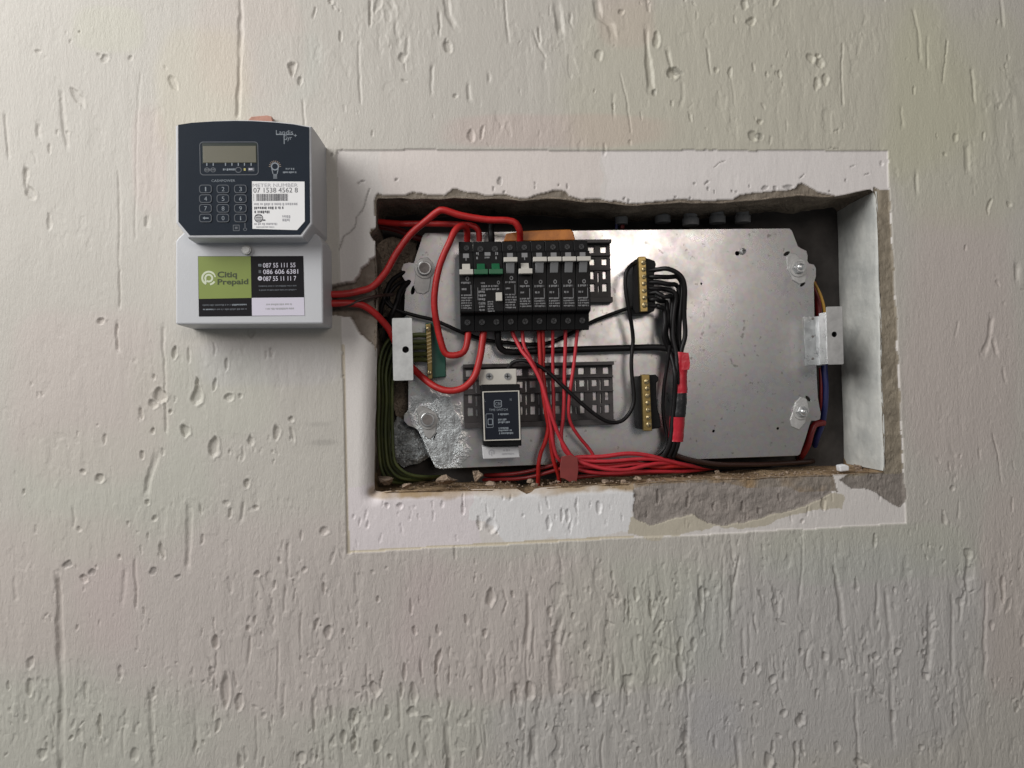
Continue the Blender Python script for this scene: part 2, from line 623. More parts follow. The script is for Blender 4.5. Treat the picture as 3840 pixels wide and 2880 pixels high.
def fine_print(mb, x0, x1, z1, rows, rh, y, seed, mi=0, fill=0.8):
    """print too small to read: rows of short strokes"""
    rnd = random.Random(seed)
    for r in range(rows):
        x = x0
        e = x0 + (x1 - x0) * rnd.uniform(fill, 1.0)
        zt = z1 - r * rh
        while x < e:
            w = rh * rnd.uniform(0.18, 0.42)
            h = rh * rnd.uniform(0.42, 0.66)
            quad(mb, x, min(x + w, e), zt - h, zt, y, mi)
            x += w + rh * rnd.choice((0.1, 0.1, 0.14, 0.34))
    return mb


# ------------------------------------------------------------------ the wall: one displaced sheet with the broken opening
RNG = np.random.default_rng(11)
CHIP = [(1410, 745), (1416, 720), (1429, 726), (1470, 729), (1524, 727), (1546, 718), (1575, 721), (1603, 727), (1635, 729), (1666, 729), (1682, 718), (1698, 705),
       (1712, 703), (1727, 710), (1755, 718), (1793, 721), (1825, 732), (1856, 727), (1897, 726), (1926, 735), (1967, 742), (1990, 738), (2008, 730), (2023, 724),
       (2050, 719), (2076, 711), (2100, 709), (2123, 718), (2135, 732), (2160, 738), (2182, 746), (2215, 742), (2253, 743), (2285, 752), (2311, 749), (2352, 758),
       (2390, 759), (2429, 755), (2490, 751), (2546, 743), (2600, 745), (2664, 749), (2705, 747), (2746, 749), (2776, 731), (2830, 722), (2899, 714), (2950, 712),
       (2987, 703), (2998, 688), (3010, 684), (3030, 695), (3052, 707), (3075, 720), (3134, 729), (3175, 724), (3211, 716), (3250, 710), (3266, 709), (3282, 722),
       (3288, 740), (3290, 783), (3293, 850), (3297, 950), (3301, 1100), (3304, 1250), (3307, 1443), (3313, 1600), (3319, 1730), (3315, 1771)]
TOP = [(1410, 750), (1416, 741), (1450, 742), (1500, 739), (1545, 744), (1600, 742), (1650, 745), (1700, 739), (1745, 741), (1800, 745), (1850, 742), (1900, 744), (1950, 750), (2000, 747), (2050, 743), (2100, 744), (2150, 750), (2200, 757), (2250, 756), (2300, 761),
       (2350, 768), (2390, 769), (2429, 765), (2490, 762), (2550, 757), (2610, 760), (2664, 758), (2710, 759), (2750, 755), (2800, 750), (2850, 748), (2900, 741), (2950, 737), (3000, 731), (3040, 733), (3080, 737), (3134, 735), (3175, 728), (3211, 719), (3250, 711), (3266, 709), (3282, 722),
       (3288, 740), (3290, 783), (3293, 850), (3297, 950), (3301, 1100), (3304, 1250), (3307, 1443), (3313, 1600), (3319, 1730), (3315, 1771)]
BOT = [(3240, 1776), (3176, 1779), (3100, 1782), (3000, 1786), (2900, 1788), (2830, 1794), (2733, 1795), (2640, 1797), (2560, 1803), (2454, 1806), (2420, 1812), (2375, 1817), (2300, 1816),
       (2228, 1823), (2160, 1823), (2080, 1829), (2030, 1832), (2008, 1836), (1992, 1848), (1976, 1854), (1960, 1846), (1940, 1836), (1830, 1837), (1729, 1838), (1600, 1840),
       (1464, 1843), (1430, 1848), (1400, 1848), (1398, 1800), (1400, 1700), (1401, 1600), (1405, 1530), (1407, 1400), (1409, 1290), (1408, 1200), (1409, 1100), (1408, 1000), (1407, 954),
       (1406, 903), (1396, 893), (1387, 880), (1392, 866), (1409, 852)]
HOLE = np.array(pxpoly(TOP + BOT, 0.0))


def inside(poly, x, z):
    r = np.zeros(x.shape, bool)
    n = len(poly)
    for i in range(n):
        x1, z1 = poly[i]
        x2, z2 = poly[(i + 1) % n]
        if z1 == z2:
            continue
        c = ((z1 > z) != (z2 > z)) & (x < (x2 - x1) * (z - z1) / (z2 - z1) + x1)
        r ^= c
    return r


def vnoise(x, z, cell, seed):
    rg = np.random.default_rng(abs(int(seed)))
    T = rg.random((97, 97))
    u, w = x / cell + 40.3, z / cell + 40.7
    i, j = np.floor(u).astype(int), np.floor(w).astype(int)
    a, b = u - i, w - j
    a, b = a * a * (3 - 2 * a), b * b * (3 - 2 * b)
    i0, i1, j0, j1 = i % 97, (i + 1) % 97, j % 97, (j + 1) % 97
    return (T[i0, j0] * (1 - a) + T[i1, j0] * a) * (1 - b) + (T[i0, j1] * (1 - a) + T[i1, j1] * a) * b


def fbm(x, z, cell, seed, o=4):
    s, amp, tot = 0, 1.0, 0
    for k in range(o):
        s = s + amp * vnoise(x, z, cell / 2 ** k, seed + k)
        tot += amp
        amp *= 0.55
    return s / tot - 0.5


def seg_dist(x, z, pts):
    best = np.full(x.shape, 1e9)
    for (x1, z1), (x2, z2) in zip(pts[:-1], pts[1:]):
        dx, dz = x2 - x1, z2 - z1
        L2 = dx * dx + dz * dz + 1e-12
        t = np.clip(((x - x1) * dx + (z - z1) * dz) / L2, 0, 1)
        best = np.minimum(best, np.hypot(x - x1 - t * dx, z - z1 - t * dz))
    return best


def axis(lo, hi, step, far):
    a = np.arange(lo, hi + step, step)
    s, left, right = step, [], []
    p, q = lo, a[-1]
    while p > -far:
        s *= 1.35
        p -= s
        q += s
        left.append(p)
        right.append(q)
    return np.concatenate([np.array(left[::-1]), a, np.array(right)])


GX = axis(-0.475, 0.475, 0.00088, 1.6)
GZ = axis(-0.365, 0.365, 0.00088, 1.5)
NX, NZ = len(GX), len(GZ)
X, Z = np.meshgrid(GX, GZ)                  # rows follow z
Hh = np.zeros_like(X)                       # height towards the room
Hh += 0.0011 * fbm(X, Z, 0.16, 3) + 0.0005 * fbm(X, Z * 0.45, 0.022, 9, 3)
SCALE = 1.0 / mmpp(0.0)                     # source pixels per metre on the wall
PXC = P(1920, 1440, 0)
PAINT = np.empty(X.shape + (3,))
PAINT[:] = (0.565, 0.536, 0.482)
GRAIN = np.full(X.shape, 0.55)


DENS = np.clip(0.16 + 0.95 * np.clip((-Z - 0.02) / 0.30, 0, 1) * np.clip(0.55 + 0.9 * (X + 0.30) / 0.5, 0.45, 1.15) + 0.22 * ((X > -0.12) & (Z > 0.15)), 0.1, 1.1)
CL = np.clip(0.5 + 2.2 * fbm(X, Z, 0.07, 501, 3), 0.1, 1.6)
_n1 = fbm(X + 0.02 * Z, Z * 0.22, 0.0072, 511, 4)
_n2 = fbm(X, Z * 0.5, 0.0125, 531, 4)
RELIEF = 0.00042 * np.clip((_n1 - 0.07) / 0.05, 0, 1) - 0.00055 * np.clip((-_n1 - 0.09) / 0.05, 0, 1)
RELIEF = RELIEF - 0.0010 * np.clip((-_n2 - 0.185) / 0.03, 0, 1) + 0.0006 * np.clip((_n2 - 0.20) / 0.03, 0, 1)
RELIEF = RELIEF * DENS * CL * 1.25


def window_of(x0, x1, z0, z1):
    i0, i1 = np.searchsorted(GX, (x0, x1))
    j0, j1 = np.searchsorted(GZ, (z0, z1))
    return slice(j0, max(j1, j0 + 1)), slice(i0, max(i1, i0 + 1))


# camera colour blotches and shade (below meter, lower right) put into the wall colour
for (px, py, rx, ry, c) in [
    (930, 170, 190, 200, (0.030, -0.008, -0.008)), (760, 330, 170, 230, (0.028, 0.012, -0.045)), (1090, 250, 120, 130, (-0.02, 0.006, 0.006)), (400, 110, 120, 80, (0.0, 0.015, -0.03)),
    (330, 1480, 270, 300, (0.026, -0.018, -0.004)), (420, 1850, 330, 240, (-0.018, 0.010, -0.010)), (1000, 2300, 620, 360, (0.016, -0.022, 0.002)), (230, 2200, 300, 260, (0.022, -0.018, -0.004)),
    (330, 2720, 420, 180, (-0.022, 0.008, -0.010)), (750, 1480, 260, 160, (-0.008, 0.014, -0.006)), (1000, 1360, 260, 90, (-0.02, -0.012, 0.035)), (1900, 2350, 420, 260, (0.020, -0.022, 0.0)),
    (2100, 490, 420, 60, (0.040, -0.040, -0.030)), (2350, 60, 110, 120, (0.03, -0.03, -0.022)), (2900, 330, 800, 360, (0.0, 0.006, -0.055)), (3600, 430, 300, 420, (-0.004, 0.008, -0.05)),
    (3600, 1300, 230, 520, (0.022, -0.030, -0.012)), (3240, 2080, 420, 110, (-0.024, 0.012, -0.020)), (2420, 2330, 330, 230, (-0.024, 0.008, -0.018)), (3130, 2450, 600, 400, (-0.034, -0.022, 0.024)),
    (2300, 2760, 460, 160, (-0.028, -0.018, 0.014)), (3780, 2200, 110, 420, (0.022, -0.022, -0.010)), (1500, 2750, 330, 120, (-0.014, 0.008, -0.008)), (560, 600, 60, 200, (0.03, -0.02, -0.01))]:
    cx, cz = XZ(px, py)
    q = (np.abs(X - cx) / (rx / SCALE)) ** 3.5 + (np.abs(Z - cz) / (ry / SCALE)) ** 3.5 + 1.1 * fbm(X, Z, 0.05, int(px + py), 3)
    w = 1 / (1 + np.exp(np.clip((q - 1) * 5, -40, 40)))
    PAINT += w[..., None] * np.array(c) * 0.6
PAINT *= (1 + 0.05 * fbm(X, Z, 0.12, 41, 4))[..., None]

# warped coordinates for ragged borders
WX = X + 0.004 * fbm(X, Z, 0.012, 71, 4)
WZ = Z + 0.004 * fbm(X, Z, 0.012, 91, 4)
WX2 = X + 0.0026 * fbm(X, Z, 0.035, 72, 5)
WZ2 = Z + 0.0026 * fbm(X, Z, 0.035, 92, 5)


WX3 = X + 0.020 * fbm(X, Z, 0.035, 73, 5)
WZ3 = Z + 0.020 * fbm(X, Z, 0.035, 93, 5)


def region(pts, ragged=True):
    p = pxpoly(pts, 0)
    if ragged == 2:
        return inside(p, WX3, WZ3)
    return inside(p, WX if ragged else WX2, WZ if ragged else WZ2)


# smooth white plaster margin round the opening, one skim lower than the paint
patch = region([(1265, 563), (1700, 560), (2300, 563), (3330, 564), (3333, 680), (3345, 900), (3362, 1200), (3378, 1500), (3392, 1800), (3397, 1962), (2700, 2003), (2370, 2018), (1900, 2042), (1302, 2076), (1288, 1500), (1272, 900)], False)
Hh -= 0.0011 * patch
PAINT[patch] = (0.74, 0.70, 0.665)
GRAIN[patch] = 0.3
pk = region([(1420, 540), (2260, 540), (2240, 800), (1500, 800), (1440, 760)], 2)
PAINT[pk & patch] = (0.75, 0.685, 0.645)
pr = region([(2260, 540), (3345, 540), (3345, 800), (2260, 800)], 2)
PAINT[pr & patch] = (0.79, 0.745, 0.72)
pl = region([(1290, 1840), (1780, 1840), (1800, 2090), (1290, 2090)], 2)
PAINT[pl & patch] = (0.77, 0.71, 0.715)
pw = region([(1760, 1850), (1800, 1845), (2378, 1810), (2374, 1900), (2370, 2000), (1880, 2030), (1850, 1960), (1760, 1940)], 2)
PAINT[pw & patch] = (0.80, 0.79, 0.785)
edge = seg_dist(X, Z, pxpoly([(1302, 2076), (1900, 2042), (2370, 2018)], 0)) < 0.0022
PAINT[edge & patch] = (0.62, 0.55, 0.42)
edge = seg_dist(X, Z, pxpoly([(1302, 2076), (1288, 1500), (1284, 1300)], 0)) < 0.0020
PAINT[edge & patch] = (0.60, 0.53, 0.42)
# paint lifted off down to the mortar
MORT = np.array((0.235, 0.195, 0.155))
grey = region([(2378, 1790), (3110, 1760), (3120, 1850), (3020, 1900), (2940, 1920), (2850, 1945), (2760, 1968), (2650, 1965), (2600, 1930), (2520, 1950), (2440, 1970), (2380, 1945)])
yel = region([(2368, 1930), (2620, 1905), (2800, 1940), (3140, 1850), (3180, 1860), (3170, 1920), (2980, 1945), (2860, 1985), (2700, 1975), (2560, 2004), (2366, 2010)], 2)
strip = region([(3280, 700), (3338, 715), (3345, 900), (3362, 1200), (3375, 1500), (3390, 1760), (3400, 1870), (3375, 1905), (3320, 1868), (3270, 1840), (3200, 1830), (3150, 1800), (3200, 1760), (3290, 1750)])
edgetan = region([(1404, 742)] + [(a_, b_ + 1) for a_, b_ in CHIP[1:-12] if a_ < 3140] + [(3150, 760), (3150, 810), (1404, 810)], False)
groove_m = region([(1205, 1075), (1260, 1064), (1325, 1052), (1342, 1030), (1352, 1005), (1376, 985), (1380, 965), (1420, 955), (1420, 1320), (1390, 1290), (1352, 1250), (1330, 1215), (1312, 1186), (1250, 1180), (1205, 1170)])
chips = region([(1384, 875), (1392, 858), (1420, 850), (1420, 915), (1398, 903)])
PAINT[yel] = (0.56, 0.51, 0.41)
PAINT[grey] = (0.33, 0.29, 0.26)
PAINT[strip] = (0.30, 0.255, 0.19)
sg = region([(3130, 1790), (3420, 1770), (3420, 1920), (3130, 1920)])
PAINT[strip & sg] = (0.28, 0.245, 0.215)
for msk, c in ((edgetan, (0.24, 0.20, 0.155)), (groove_m, MORT), (chips, (0.30, 0.26, 0.17))):
    PAINT[msk] = c
led = region([(2200, 1790), (2390, 1800), (2700, 1785), (3120, 1770), (3140, 1840), (3000, 1850), (2950, 1830), (2800, 1830), (2700, 1812), (2500, 1815), (2370, 1835), (2300, 1830)])
lw = np.clip(0.5 + 2.6 * fbm(X, Z, 0.022, 61, 4), 0, 1)[..., None]
PAINT = np.where(led[..., None], lw * np.array((0.33, 0.225, 0.125)) + (1 - lw) * np.array((0.29, 0.25, 0.21)), PAINT)
Hh += RELIEF * np.where(patch, 0.25, 1.0)
rough_m = grey | strip | edgetan | groove_m | led
PAINT[rough_m] *= (1 + 0.5 * fbm(X, Z, 0.010, 31, 4))[rough_m][:, None]
Hh -= 0.0013 * (grey | led) + 0.0008 * strip + 0.0016 * edgetan
Hh += rough_m * 0.0022 * fbm(X, Z, 0.007, 51, 4)
GRAIN[rough_m] = 0.9
# channel chased for the meter cables
gd = seg_dist(X, Z, pxpoly([(1190, 1120), (1420, 1120)], 0))
gg = groove_m * np.clip(1.25 - gd / 0.030, 0, 1)
gg = np.where(groove_m, 0.45 + 0.55 * gg, 0)
Hh -= 0.012 * gg
Hh -= 0.0025 * chips
# rounded plaster arris on the left and along the bottom
dl = seg_dist(X, Z, pxpoly([(1398, 1850), (1405, 1530), (1409, 1290)], 0))
rad = 0.014
Hh -= np.where(dl < rad, rad - np.sqrt(np.maximum(rad ** 2 - (rad - dl) ** 2, 0)), 0) * 0.8 * (~groove_m)
db = seg_dist(X, Z, pxpoly([(1398, 1848), (1940, 1836), (2375, 1817)], 0))
rad = 0.008
Hh -= np.where(db < rad, rad - np.sqrt(np.maximum(rad ** 2 - (rad - db) ** 2, 0)), 0) * 0.8
dtan = np.clip((0.0075 + 0.008 * fbm(X, Z, 0.018, 23, 4) - db) / 0.003, 0, 1) * (patch & ~grey)
dtan *= np.clip(0.62 + 1.6 * fbm(X, Z, 0.03, 27, 4), 0.1, 1)
PAINT += dtan[..., None] * (np.array((0.40, 0.29, 0.17)) - PAINT)
for (px, py, rx, ry, k) in [(1195, 1592, 40, 9, 0.12), (1212, 1660, 46, 10, 0.16), (1180, 1640, 90, 60, 0.05), (1350, 1130, 160, 130, 0.05), (1260, 2250, 330, 190, 0.055), (2350, 735, 500, 30, 0.05), (3330, 1300, 60, 500, 0.05)]:
    cx, cz = XZ(px, py)
    q = np.hypot((X - cx) / (rx / SCALE), (Z - cz) / (ry / SCALE)) + 0.9 * fbm(X, Z, 0.03, int(px), 4)
    PAINT *= (1 - k * np.clip(1.4 - q, 0, 0.8) / 0.8)[..., None]


DX = X + 0.0030 * fbm(X, Z * 0.6, 0.0075, 301, 2) + 0.0016 * fbm(X, Z * 0.7, 0.0028, 311, 2)
DZ = Z + 0.0060 * fbm(X, Z, 0.0085, 321, 2) + 0.0022 * fbm(X, Z, 0.003, 331, 2)


def dent(px, py, w, h, depth, ang=0.0, tri=0.0, dirty=0.0):
    """a ragged scraped pit: w, h in source pixels, depth in mm; steep sides"""
    cx, cz = XZ(px, py)
    rx, rz = w / 2 / SCALE, h / 2 / SCALE
    R = 2.0 * max(rx, rz) + 0.003
    js, is_ = window_of(cx - R, cx + R, cz - R, cz + R)
    k = min(1.0, 0.35 + 0.65 * rx / 0.0022)
    x = X[js, is_] * (1 - k) + DX[js, is_] * k - cx
    z = Z[js, is_] * (1 - k) + DZ[js, is_] * k - cz
    a = math.radians(ang)
    u, w_ = x * math.cos(a) + z * math.sin(a), -x * math.sin(a) + z * math.cos(a)
    t = np.clip(w_ / rz, -1, 1)
    u = u / (rx * (1 + tri * t) * (0.55 + 0.45 * np.sqrt(1 - t ** 2)))
    r = np.sqrt(u ** 2 + np.abs(w_ / rz) ** 2.6)
    fl = np.clip(1.08 - r, 0, 0.45) / 0.45
    # the floor is highest at the right: torn out from the left
    Hh[js, is_] -= 1.12 * depth * MM * fl * (1.05 + 0.12 * np.clip(u, -1, 1))
    Hh[js, is_] += depth * MM * (0.10 + 0.22 * np.clip(u, 0, 1)) * np.exp(-((r - 1.32) / 0.18) ** 2)
    if dirty > 0:
        k = (r < 1.0)
        PAINT[js, is_][k] *= (1 - dirty)


def groove(pts, w, depth, dirty=0.0):
    p = pxpoly(pts, 0)
    xs, zs = [q[0] for q in p], [q[1] for q in p]
    wm = w / 2 / SCALE
    js, is_ = window_of(min(xs) - 5 * wm, max(xs) + 5 * wm, min(zs) - 5 * wm, max(zs) + 5 * wm)
    x, z = X[js, is_], Z[js, is_]
    x = x + 0.0022 * fbm(x, z, 0.016, int(pts[0][0]), 3) + 0.0010 * fbm(x, z, 0.005, 17, 2)
    d = seg_dist(x, z, p) / wm / (0.75 + 1.0 * np.clip(0.5 + 1.4 * fbm(x, z, 0.03, int(pts[0][1]) + 9, 2), 0, 1))
    s = np.clip(1.1 + 1.8 * fbm(x, z, 0.028, int(pts[0][1]) + 5, 3), 0.25, 1.6)
    e = np.minimum(np.hypot(x - xs[0], z - zs[0]), np.hypot(x - xs[-1], z - zs[-1]))
    s = s * np.clip(e / (3.5 * wm), 0.15, 1)
    Hh[js, is_] -= depth * MM * s * np.clip(1.3 - d, 0, 0.8) / 0.8
    if dirty > 0:
        k = d < 0.9
        PAINT[js, is_][k] *= (1 - dirty)


for g in [([(905, -60), (902, 120), (898, 330), (890, 450)], 13, 0.9), ([(215, 2150), (222, 2260), (226, 2420), (231, 2600), (228, 2940)], 17, 1.7), ([(712, 1880), (709, 1990), (702, 2140)], 13, 1.1),
          ([(590, 1690), (565, 1780), (545, 1860)], 14, 1.2), ([(562, 2580), (572, 2740), (586, 2940)], 13, 1.2), ([(1980, 2210), (1983, 2300), (1973, 2440)], 15, 1.2), ([(2105, 2300), (2085, 2400), (2075, 2520), (2082, 2640)], 20, 1.7),
          ([(1674, 2700), (1682, 2800), (1690, 2940)], 15, 1.3), ([(3126, 2110), (3140, 2200), (3168, 2360)], 16, 1.6), ([(3322, 2210), (3332, 2330), (3338, 2430), (3345, 2640), (3352, 2800)], 14, 1.0),
          ([(3490, 2280), (3487, 2400), (3478, 2520)], 15, 1.3), ([(3573, 2240), (3570, 2380), (3572, 2540)], 9, 0.7), ([(3700, 2170), (3694, 2330), (3692, 2540)], 11, 0.9), ([(2710, 2080), (2712, 2440)], 7, 0.5),
          ([(2570, 2700), (2585, 2940)], 15, 1.4), ([(2765, 2760), (2772, 2890)], 13, 1.2), ([(2000, 2740), (2004, 2860)], 17, 1.6), ([(2810, 2330), (2812, 2480)], 9, 0.7), ([(2785, 2350), (2790, 2480)], 9, 0.7),
          ([(525, 270), (512, 480), (505, 900)], 6, 0.35), ([(18, 420), (32, 600)], 10, 0.6), ([(225, 330), (240, 460), (252, 560)], 10, 0.6), ([(120, 560), (140, 620)], 8, 0.5),
          ([(2230, -20), (2245, 60), (2290, 90), (2300, 150)], 18, 1.4), ([(2085, -10), (2095, 60), (2105, 135)], 18, 1.5), ([(2425, 100), (2428, 200), (2440, 340)], 18, 1.5), ([(2500, 180), (2520, 260), (2560, 285)], 12, 1.2),
          ([(2000, 110), (2020, 170), (2050, 220)], 9, 0.9), ([(3420, 30), (3445, 120), (3450, 230)], 8, 0.7), ([(2740, 280), (2755, 400)], 6, 0.5), ([(3625, 540), (3628, 650)], 12, 1.0), ([(3435, 640), (3437, 730)], 13, 0.9),
          ([(3715, 1180), (3712, 1260), (3685, 1330)], 14, 1.4), ([(3720, 1265), (3740, 1335)], 12, 1.2), ([(3760, 1380), (3775, 1440)], 8, 0.8), ([(3595, 1200), (3580, 1270)], 8, 0.7), ([(3810, 980), (3815, 1060)], 16, 1.2),
          ([(1670, -20), (1682, 60), (1712, 110)], 16, 1.4), ([(1455, -10), (1480, 40)], 12, 1.0), ([(1070, 2560), (1060, 2700)], 8, 0.7), ([(940, 2380), (930, 2500)], 9, 0.8), ([(1690, 2620), (1675, 2700)], 11, 1.0),
          ([(3270, 2560), (3290, 2600), (3320, 2615)], 12, 1.1), ([(3085, 2420), (3095, 2480)], 9, 0.8), ([(2440, 2405), (2540, 2460)], 10, 0.8), ([(960, 2680), (962, 2860)], 7, 0.6), ([(2100, 2440), (2120, 2360)], 8, 0.7),
          ([(1045, 2400), (1040, 2640)], 6, 0.5), ([(2260, 2440), (2250, 2620)], 7, 0.6), ([(2300, 2480), (2308, 2600)], 7, 0.6), ([(2230, 2640), (2235, 2860)], 7, 0.5)]:
    groove(*g)
groove([(1387, 706), (1372, 745), (1358, 790), (1337, 812), (1332, 850), (1314, 868), (1290, 885), (1270, 940)], 4.0, 1.0, 0.38)
